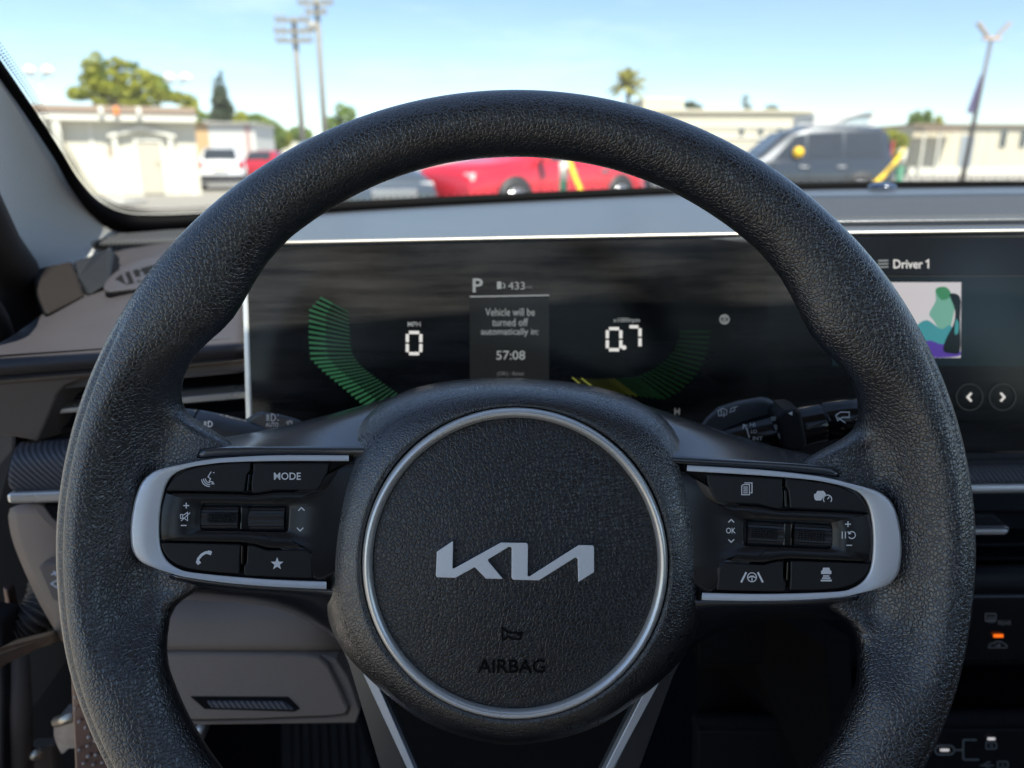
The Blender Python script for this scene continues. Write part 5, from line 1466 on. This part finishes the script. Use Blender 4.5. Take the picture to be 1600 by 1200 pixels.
r, cx = simple_building('trailer_building', 'cream trailer building with narrow dark windows behind the lamp post', 1412, 1720, 194, 60, 9, 'stucco2', rad(4), [(1552, 1562, 204, 230), (1584, 1594, 204, 230), (1630, 1645, 204, 230), (1660, 1675, 204, 230)], fh=0.12)
def tx(px, Y=60): return px2x(px, Y) - cx
local_box('porch_roof', r, tx(1408), tx(1470), -1.6, -0.31, zat(203, 60) - 0.15, zat(203, 60), 'fascia', 0.02)
for px in (1412, 1436):
    local_box('porch_post', r, tx(px) - 0.06, tx(px) + 0.06, -1.5, -1.38, 0, zat(203, 60) - 0.155, 'white_trim')
local_box('door', r, tx(1490), tx(1512), -0.06, 0.01, 0.3, zat(212, 60), mat('pale_door_glass', (0.30, 0.33, 0.36), 0.3))
for px in (1440, 1460, 1478, 1520, 1538):
    local_box('wall_batten', r, tx(px) - 0.05, tx(px) + 0.05, -0.05, 0.01, 0.1, zat(200, 60) - 0.3, 'white_trim')
local_box('base_skirt', r, tx(1412), tx(1720), -0.10, -0.004, 0.0, 0.55, 'white_trim')

r, cx = simple_building('warehouse_building', 'long cream flat-roofed building behind the dark van', 1000, 1262, 171, 80, 14, 'stucco2', rad(3), [(1150, 1158, 200, 212), (1180, 1188, 200, 212), (1210, 1218, 200, 212)], 'stucco2', 0.3)
local_box('parapet', r, px2x(1000, 80) - cx, px2x(1062, 80) - cx, 0.3, 10, zat(171, 80) + 0.004, zat(153, 80), 'stucco2', 0.05)
local_box('wall_band', r, px2x(1064, 80) - cx, px2x(1258, 80) - cx, -0.12, -0.004, zat(196, 80) - 0.2, zat(196, 80), 'white_trim')
local_box('wall_band', r, px2x(1000, 80) - cx, px2x(1258, 80) - cx, -0.12, -0.004, zat(214, 80) - 0.2, zat(214, 80), 'white_trim')
simple_building('shed_building', 'narrow tan shed between the white office and the container', 304, 334, 189, 50, 4, mat('tan_wall', (0.55, 0.36, 0.18), 0.8), 0, (), 'fascia', 0.1)
r, cx = simple_building('storage_container', 'white storage container behind the parked white hatchback', 334, 404, 191, 48, 5, 'white_box', rad(4), (), 'white_box', 0.06, 'container')
for px in (391, 395):
    local_box('door_rod', r, px2x(px, 48) - cx - 0.02, px2x(px, 48) - cx + 0.02, -0.07, -0.01, 0.2, zat(196, 48), mat('red_rod', (0.35, 0.05, 0.04), 0.6))
local_box('base_rail', r, px2x(336, 48) - cx, px2x(402, 48) - cx, -0.1, -0.004, 0, 0.2, 'white_trim')
simple_building('warehouse_building', 'low pale building far behind the utility poles', 440, 720, 214, 120, 10, 'stucco', 0, (), 'stucco', 0.3)

# --- utility poles
M['wood'] = mat('weathered_pole', (0.24, 0.225, 0.19), 0.9, var=0.2, var_scale=3)
M['insul'] = mat('insulator', (0.34, 0.33, 0.3), 0.4)
def pole(label, px_top, py_top, Y, arms, xf=None):
    b = W(px_top, py_top, Y); h = b.z; b.z = 0
    r = thing('utility_pole', label, 'utility pole', b, group='utility poles')
    tube('shaft', [(0, 0, 0), (0, 0, h)], [0.26, 0.19], M['wood'], r, 14, True)
    for (py, wpx) in arms:
        z = zat(py, Y); hwid = wpx * Y / F / 2
        a = local_box('crossarm', r, -hwid, hwid, -0.45, -0.31, z - 0.14, z + 0.14, 'wood', 0.02)
        for s in (-0.92, -0.55, 0.55, 0.92):
            tube('insulator', [(s * hwid, -0.38, z + 0.145), (s * hwid, -0.38, z + 0.5)], [0.09, 0.06], M['insul'], a, 8, True)
    return r
pole('utility pole with three crossarms', 459, 27, 62, [(33, 50), (50, 54), (65, 52)])
r = pole('tall utility pole with two crossarms and a drum transformer', 494, -4, 66, [(6, 50), (21, 30)])
tube('transformer', [(-0.35, -0.75, zat(50, 66)), (-0.35, -0.75, zat(37, 66))], 0.33, M['insul'], r, 14, True)

# --- lamp posts
M['galv'] = mat('galvanised_steel', (0.42, 0.42, 0.42), 0.5, metal=0.5)
M['lampw'] = mat('lamp_head_white', (0.75, 0.74, 0.70), 0.4)
def twin_lamp(label, px, py, Y, sp, headpx):
    b = W(px, py, Y); h = b.z; b.z = 0; k = Y / F
    r = thing('street_lamp', label, 'street lamp', b, group='twin-head street lamps')
    tube('post', [(0, 0, 0), (0, 0, h)], [0.09, 0.05], M['galv'], r, 10, True)
    for s in (-1, 1):
        x = s * sp * k
        tube('arm', [(0, 0, h - 0.05), (x * 0.6, 0, h + 0.15), (x, 0, h + 0.28)], 0.035, M['galv'], r, 8, True)
        hp = []
        tube('lamp_head', [(x - headpx * k, 0, h + 0.30), (x - headpx * 0.8 * k, 0, h + 0.34), (x, 0, h + 0.46), (x + headpx * 0.8 * k, 0, h + 0.36), (x + headpx * k, 0, h + 0.30)], [0.05, 0.2, 0.27, 0.2, 0.05], M['lampw'], r, 12, True)
twin_lamp('twin-head street lamp standing left of the yellow-green tree', 62, 124, 45, 13, 8)
twin_lamp('twin-head street lamp partly behind the yellow-green tree', 278, 133, 52, 12, 9)
b = W(1549, 62, 41); h = b.z; b.z = 0; k = 41 / F
lp_ = thing('lamp_post', 'tall dark lamp post with two raised heads and a narrow banner', 'lamp post', b + Vector((-0.25, 0, 0)))
M['post_d'] = mat('dark_bronze', (0.10, 0.09, 0.085), 0.5, metal=0.3)
tube('post', [(-0.1, 0, 0), (0.06, 0, h * 0.5), (0.25, 0, h)], [0.13, 0.11, 0.075], M['post_d'], lp_, 12, True)
local_box('post_cap', lp_, -0.15, 0.68, -0.1, 0.1, h - 0.02, h + 0.12, mat('lamp_bracket', (0.60, 0.42, 0.32), 0.5), 0.03)
for s in (-1, 1):
    f = [Vector((0.26 + s * 0.12, -0.12, h + 0.10)), Vector((0.26 + s * 0.30, -0.12, h + 0.16)), Vector((0.26 + s * 0.86, -0.12, h + 0.74)), Vector((0.26 + s * 0.72, -0.12, h + 0.80))]
    prism('lamp_head', f, [p + Vector((0, 0.26, 0)) for p in f], mat('lamp_head_tan', (0.40, 0.33, 0.26), 0.5), lp_, True, bevel=0.02)
z0, z1 = zat(176, 41), zat(118, 41)
f = [Vector((-0.42, -0.02, z0)), Vector((-0.10, -0.02, z0 - 0.05)), Vector((0.10, -0.02, z1)), Vector((-0.02, -0.02, z1))]
prism('banner', f, [p + Vector((0, 0.03, 0)) for p in f], mat('banner_cloth', (0.09, 0.07, 0.16), 0.8), lp_, True)

# --- barrier posts with caution tape
M['green_post'] = mat('green_post_paint', (0.03, 0.17, 0.09), 0.55)
tape_m = mat('caution_tape', (0.80, 0.52, 0.02), 0.45)
def barrier(px, pytop, Y, label):
    b = W(px, pytop, Y); h = b.z; b.z = 0
    r = thing('barrier_post', label, 'post', b, group='green barrier posts')
    tube('shaft', [(0, 0, 0), (0, 0, h - 0.25)], 0.055, M['green_post'], r, 12, True)
    tube('white_cap', [(0, 0, h - 0.25), (0, 0, h)], 0.06, M['white_trim'], r, 12, True)
    return r
barrier(881, 252, 11, 'green barrier post with white top before the red car')
barrier(1411, 232, 12.5, 'green barrier post beside the yellow tape end')
def tape(label, pa, pb, wpx):
    A, B = W(*pa), W(*pb)
    n = 14; rows_ = [[], []]
    for i in range(n):
        t_ = i / (n - 1); c = A.lerp(B, t_) + Vector((0, 0, -0.05 * math.sin(math.pi * t_)))
        tw = 0.25 * math.sin(3.0 * t_)
        hh = wpx * pa[2] / F / 2
        d = (B - A).normalized(); up_ = Vector((-d.z, 0, d.x)).normalized()
        if up_.z < 0: up_ = -up_
        off = (up_ * math.cos(tw) + Vector((0, 1, 0)) * math.sin(tw)) * hh
        rows_[0].append(c + off); rows_[1].append(c - off)
    o = sheet('caution_tape', rows_, tape_m, None, 0.001, 0)
    tag(o, label, 'tape', 'yellow caution tapes')
    return o
t1 = tape('yellow caution tape slanting down across the dark van rear', (1414, 233, 12.4), (1366, 287, 11.4), 7)
cuts = text2d('CAUTION', 0.01)
A, B = W(1414, 233, 12.4), W(1366, 287, 11.4)
d = (B - A).normalized(); up_ = Vector((-d.z, 0, d.x)).normalized(); up_ = up_ if up_.z > 0 else -up_
mid = A.lerp(B, 0.5) + Vector((0, -0.03, -0.05))
put('tape_lettering', cuts[0], cuts[1], lambda x, y, l=0.0: mid + (-d) * x * 0.36 + up_ * y * 0.07, mat('tape_black', (0.02, 0.02, 0.02), 0.6), t1)
t2 = tape('orange-yellow caution tape slanting down in front of the red car', (889, 250, 10.9), (917, 312, 10.2), 7)

# ------------------------------------------------------------------ vehicles
def paint(name, col, metal=0.25): return mat(name, col, 0.28, metal=metal, coat=0.8, coat_rough=0.04)
M['tyre'] = mat('tyre_rubber', (0.02, 0.02, 0.02), 0.85)
M['alloy'] = mat('alloy_wheel', (0.45, 0.45, 0.46), 0.3, metal=0.8)
M['car_glass'] = mat('car_glass', (0.03, 0.035, 0.04), 0.05, spec=0.7)
M['lamp_clear'] = mat('headlamp', (0.75, 0.75, 0.72), 0.08, metal=0.4, coat=1.0)
M['lamp_red'] = mat('tail_lamp', (0.45, 0.02, 0.03), 0.2, coat=1.0)
M['plastic_blk'] = mat('black_cladding', (0.02, 0.02, 0.022), 0.6)

def vehicle(name, label, cat, loc, rz, Lh, Wd, profile, pm_, wheel_r=0.34, wheels=(0.78, -0.78), glass=None, hoodz=None):
    """profile: list of stations (x, z_belt, z_top, half_width_top); x from front (+) to rear (-), metres."""
    r = thing(name, label, cat, loc, rz)
    V, Fs = [], []
    hw = Wd / 2
    for (x, zb, zt, ht) in profile:
        taper = 1.0 - 0.16 * sstep(0.72, 1.0, abs(x) / (Lh / 2)) 
        h = hw * taper
        sect = [(0, 0.22), (h * 0.86, 0.22), (h * 0.97, 0.34), (h, 0.52), (h * 0.995, zb * 0.8), (h * 0.95, zb), (min(ht * taper, h * 0.93), zb + (zt - zb) * 0.92), (ht * taper * 0.82, zt - 0.005), (0, zt + 0.015)]
        full = sect + [(-a, b) for a, b in reversed(sect[1:-1])]
        V += [(x, a, b) for a, b in full]
    ns = 16
    for i in range(len(profile) - 1):
        for j in range(ns):
            k = (j + 1) % ns
            Fs.append((i * ns + j, i * ns + k, (i + 1) * ns + k, (i + 1) * ns + j))
    Fs += [tuple(range(ns)), tuple(range((len(profile) - 1) * ns, len(profile) * ns))]
    me = fix_normals(mesh(V, Fs, True))
    bd = link('body', me, pm_, r, True)
    mod_bevel(bd, 0.03, 2, 50)
    # glazing: panes set just proud of the cabin sides, cut by the stations
    def side_pt(x, f, s):
        a = None
        for p, q in zip(profile, profile[1:]):
            if q[0] <= x <= p[0]:
                t_ = (p[0] - x) / max(p[0] - q[0], 1e-6)
                zb = p[1] + (q[1] - p[1]) * t_; zt = p[2] + (q[2] - p[2]) * t_; ht = p[3] + (q[3] - p[3]) * t_
                yb = hw * 0.95; yt = min(ht, hw * 0.93)
                return Vector((x, s * (yb + (yt - yb) * f / 0.92 + 0.012), zb + (zt - zb) * f))
        return Vector((x, 0, 0))
    if glass:
        for (xa, xb, skew0, skew1) in glass['side']:
            for s in (-1, 1):
                f = [side_pt(xa, 0.06, s), side_pt(xa + skew0, 0.82, s), side_pt(xb + skew1, 0.82, s), side_pt(xb, 0.06, s)]
                prism('side_window', f, [p + Vector((0, -s * 0.02, 0)) for p in f], M['car_glass'], r, True)
        for nm in ('front', 'rear'):
            if nm in glass:
                (x0, z0, w0), (x1, z1, w1) = glass[nm]
                sg = 1 if nm == 'front' else -1
                f = [Vector((x0, -w0, z0)), Vector((x0, w0, z0)), Vector((x1, w1, z1)), Vector((x1, -w1, z1))]
                f = [p + Vector((sg * 0.02, 0, 0.02)) for p in f]
                prism('windscreen' if sg > 0 else 'rear_window', f, [p - Vector((sg * 0.02, 0, 0.02)) for p in f], M['car_glass'], r, True)
    for sx_ in wheels:
        for s in (-1, 1):
            x = sx_ * Lh / 2 * 0.80 if abs(sx_) <= 1 else sx_
            cyc = [(x, s * (hw - 0.20), wheel_r), (x, s * (hw - 0.005), wheel_r)]
            ar = tube('wheel_arch', [(x, s * (hw - 0.06), wheel_r + 0.02), (x, s * (hw + 0.006), wheel_r + 0.02)], wheel_r * 1.17, M['plastic_blk'], r, 28, True)
            w = tube('wheel', [(x, s * (hw - 0.18), wheel_r), (x, s * (hw - 0.02), wheel_r), (x, s * (hw + 0.012), wheel_r), (x, s * (hw + 0.02), wheel_r)], [wheel_r, wheel_r, wheel_r * 0.96, wheel_r * 0.85], M['tyre'], r, 28, True)
            rm = tube('rim', [(x, s * (hw + 0.0), wheel_r), (x, s * (hw + 0.03), wheel_r)], wheel_r * 0.66, M['alloy'], w, 24, True)
    return r
def seams(r, hw, xs, z0, z1, handles=()):
    """Door shut lines and handles down both flanks."""
    for s in (-1, 1):
        for x in xs:
            d = local_box('door_seam', r, x - 0.006, x + 0.006, s * hw - 0.004, s * hw + 0.004, z0, z1, 'plastic_blk')
        for x in handles:
            local_box('door_handle', r, x - 0.10, x + 0.10, s * hw - 0.01, s * hw + 0.03, z1 - 0.14, z1 - 0.10, 'alloy', 0.01)
        local_box('sill_trim', r, xs[-1], xs[0], s * hw * 0.96 - 0.02, s * hw * 0.96 + 0.025, 0.25, 0.34, 'plastic_blk', 0.01)
def lamps(r, x, y, z, sx, sy, sz, m, nm):
    for s in (-1, 1):
        local_box(nm, r, x - sx, x + sx, s * y - sy, s * y + sy, z - sz, z + sz, m, min(sx, sy, sz) * 0.5)
sedan = [(2.30, 0.62, 0.66, 0.55), (2.20, 0.70, 0.76, 0.66), (1.5, 0.84, 0.90, 0.72), (1.0, 0.90, 0.99, 0.72), (0.35, 0.92, 1.38, 0.60), (-0.2, 0.93, 1.46, 0.60), (-0.9, 0.94, 1.42, 0.60), (-1.7, 0.95, 1.12, 0.66), (-2.15, 0.92, 1.04, 0.66), (-2.30, 0.80, 0.86, 0.60)]
suv = [(2.25, 0.72, 0.80, 0.60), (2.15, 0.85, 0.94, 0.70), (1.4, 0.95, 1.04, 0.74), (0.95, 1.0, 1.12, 0.74), (0.35, 1.02, 1.58, 0.64), (-0.3, 1.03, 1.66, 0.65), (-1.3, 1.05, 1.64, 0.64), (-1.9, 1.06, 1.52, 0.62), (-2.2, 1.02, 1.12, 0.68), (-2.28, 0.80, 0.90, 0.68)]
hatch = [(1.95, 0.66, 0.72, 0.55), (1.85, 0.76, 0.84, 0.66), (1.2, 0.88, 0.96, 0.72), (0.85, 0.92, 1.06, 0.72), (0.25, 0.94, 1.46, 0.60), (-0.4, 0.95, 1.52, 0.60), (-1.3, 0.96, 1.46, 0.58), (-1.75, 0.98, 1.08, 0.66), (-1.95, 0.90, 0.98, 0.70), (-2.0, 0.6, 0.7, 0.70)]
minivan = [(2.45, 0.72, 0.78, 0.60), (2.35, 0.84, 0.92, 0.72), (1.7, 1.0, 1.08, 0.80), (1.35, 1.04, 1.18, 0.80), (0.55, 1.06, 1.70, 0.70), (0.0, 1.06, 1.80, 0.72), (-1.2, 1.07, 1.82, 0.73), (-2.1, 1.08, 1.80, 0.72), (-2.35, 1.05, 1.66, 0.70), (-2.50, 0.9, 1.15, 0.74), (-2.52, 0.6, 0.7, 0.74)]
gs = {'side': [(0.75, -0.25, -0.42, 0.0), (-0.32, -1.25, 0.0, 0.1)], 'front': ((1.0, 1.0, 0.60), (0.42, 1.36, 0.50)), 'rear': ((-1.68, 1.12, 0.52), (-1.0, 1.40, 0.48))}
# red car seen under the top of the rim
Yr_ = 18.0
red = vehicle('parked_car', 'bright red car parked side-on seen through the steering wheel', 'car', (px2x(838, 15.4), 15.4, 0), rad(224), 4.9, 1.85, [(x * 1.06, a, b, c) for x, a, b, c in suv], paint('red_paint', (0.62, 0.012, 0.030), 0.1), 0.36, wheels=(1.45, -1.45), glass=gs)
lamps(red, 2.30, 0.62, 0.78, 0.05, 0.16, 0.07, 'lamp_clear', 'headlight'); lamps(red, -2.36, 0.66, 0.95, 0.04, 0.14, 0.10, 'lamp_red', 'tail_light')
local_box('mirror', red, 0.75, 0.95, 0.93, 1.12, 1.02, 1.16, red.children[0].data.materials[0], 0.04)
seams(red, 0.925, (0.85, -0.15, -1.05), 0.40, 0.98, (-0.02, -0.92))
# dark sedan left of it, three-quarter front
drk = vehicle('parked_car', 'dark grey car with bright chrome highlights parked left of the red car', 'car', (px2x(548, 15.0), 15.0, 0), rad(-60), 4.6, 1.82, sedan, paint('charcoal_paint', (0.10, 0.12, 0.14), 0.5), 0.33, wheels=(1.35, -1.35), glass=gs)
lamps(drk, 2.22, 0.60, 0.66, 0.05, 0.13, 0.045, 'lamp_clear', 'headlight')
local_box('grille', drk, 2.24, 2.33, -0.4, 0.4, 0.45, 0.60, 'alloy', 0.02)
lamps(drk, -2.26, 0.62, 0.82, 0.05, 0.16, 0.07, 'lamp_red', 'tail_light')
seams(drk, 0.91, (0.9, -0.1, -1.0), 0.36, 0.88, (0.05, -0.85))
# silver car right of the red one
slv = vehicle('parked_car', 'silver car nose just right of the red car', 'car', (px2x(1046, 20), 20, 0), rad(-88), 4.6, 1.82, sedan, paint('silver_paint', (0.50, 0.50, 0.50), 0.6), 0.33, wheels=(1.35, -1.35), glass=gs)
lamps(slv, 2.24, 0.62, 0.66, 0.07, 0.18, 0.07, 'lamp_clear', 'headlight')
# dark minivan on the right
gsv = {'side': [(1.1, 0.15, -0.52, -0.02), (0.08, -0.95, 0.0, 0.0), (-1.05, -2.15, 0.0, 0.08)], 'front': ((1.35, 1.18, 0.66), (0.62, 1.68, 0.60)), 'rear': ((-2.50, 1.20, 0.60), (-2.36, 1.66, 0.58))}
Yv = 19.4
van = vehicle('parked_van', 'dark grey minivan with a round yellow window sticker', 'van', (px2x(1237, Yv), Yv, 0), math.pi, 5.0, 1.95, [(x * 0.78, a, b, c) for x, a, b, c in minivan], paint('slate_paint', (0.035, 0.042, 0.053), 0.25), 0.36, wheels=(1.2, -1.2), glass={'side': [(x * 0.78, y * 0.78, a, b) for x, y, a, b in gsv['side']], 'front': ((1.06, 1.18, 0.66), (0.48, 1.68, 0.60)), 'rear': ((-1.955, 1.20, 0.60), (-1.85, 1.66, 0.58))})
lamps(van, -1.93, 0.74, 1.25, 0.03, 0.05, 0.24, 'lamp_red', 'tail_light')
lamps(van, 1.86, 0.62, 0.80, 0.06, 0.16, 0.08, 'lamp_clear', 'headlight')
seams(van, 0.975, (0.85, 0.05, -0.85), 0.40, 1.03, (0.15, -0.72))
stk = W(1248, 238, Yv - 0.98)
tube('window_sticker', [stk, stk + Vector((0, 0.03, 0))], 0.12, mat('yellow_sticker', (0.85, 0.52, 0.0), 0.5), van, 24)
roofr = local_box('roof_rail', van, -1.5, 0.3, 0.60, 0.64, 1.83, 1.87, 'alloy', 0.01)
# white hatchback by the office, seen from behind
gsh = {'side': [(0.62, -0.25, -0.35, 0.0), (-0.32, -1.25, 0.0, 0.12)], 'rear': ((-1.77, 1.08, 0.58), (-1.36, 1.44, 0.50))}
wht = vehicle('parked_car', 'white hatchback with dark rear window parked beside the white office', 'car', (px2x(344, 30), 30.5, 0), rad(108), 4.0, 1.75, hatch, paint('white_paint', (0.72, 0.72, 0.72), 0.0), 0.31, wheels=(1.2, -1.2), glass=gsh)
lamps(wht, -1.96, 0.70, 0.90, 0.05, 0.10, 0.12, 'lamp_red', 'tail_light')
local_box('bumper', wht, -2.08, -1.98, -0.80, 0.80, 0.32, 0.55, 'plastic_blk', 0.03)
local_box('number_plate', wht, -2.05, -2.02, -0.26, 0.26, 0.70, 0.84, 'white_trim')
local_box('bright_bar', wht, -2.06, -2.02, -0.45, 0.45, 0.88, 0.92, 'alloy')
rd2 = vehicle('parked_car', 'red car far behind, half hidden by the steering wheel rim', 'car', (px2x(424, 40), 40, 0), rad(90), 4.4, 1.8, hatch, paint('dark_red_paint', (0.45, 0.015, 0.03), 0.1), 0.32, wheels=(1.3, -1.3), glass=gsh)
# white camper with a domed front window behind the minivan
cv = thing('camper_truck', 'white camper truck with arched window behind the dark minivan', 'truck', (px2x(1310, 34), 34, 0), rad(3))
def cxx(px): return px2x(px, 34) - px2x(1310, 34)
f = [Vector((cxx(px), 0, zat(py, 34))) for px, py in ((1258, 258), (1260, 178), (1300, 175), (1330, 174), (1352, 176), (1358, 184), (1360, 262))]
prism('body', f, [p + Vector((0, 2.2, 0)) for p in f], M['white_box'], cv, True, bevel=0.05)
f = [Vector((cxx(px), -0.03, zat(py, 34))) for px, py in ((1296, 206), (1306, 192), (1322, 184), (1344, 181), (1347, 206))]
prism('side_window', f, [p + Vector((0, 0.02, 0)) for p in f], mat('pale_glass', (0.35, 0.42, 0.44), 0.08), cv, True)
tube('window_arch', [Vector((cxx(px), -0.06, zat(py, 34))) for px, py in ((1284, 208), (1294, 194), (1308, 184), (1326, 178), (1350, 177))], 0.06, M['galv'], cv, 8, True)
for px in (1280, 1340):
    w = tube('wheel', [(cxx(px), -0.02, 0.42), (cxx(px), 0.25, 0.42)], 0.42, M['tyre'], cv, 20, True)
local_box('chassis', cv, cxx(1262), cxx(1358), 0.1, 2.1, 0.40, zat(256, 34), 'plastic_blk')
# speed bump / wheel stop on the lot in front of the office
tag(box('wheel_stop', px2x(197, 20.8), px2x(221, 20.8), 20.7, 20.9, 0.0, 0.12, mat('dark_rubber_stop', (0.08, 0.075, 0.07), 0.8), None, bevel=0.03), 'dark wheel stop lying on the lot before the white office', 'wheel stop')
kerb = tag(box('pavement', px2x(-80, 21), px2x(250, 21), 19.0, 20.3, 0.0, 0.12, mat('concrete_walk', (0.45, 0.43, 0.38), 0.9, var=0.1, var_scale=2), None, bevel=0.02), 'concrete walk along the white office', kind='structure')
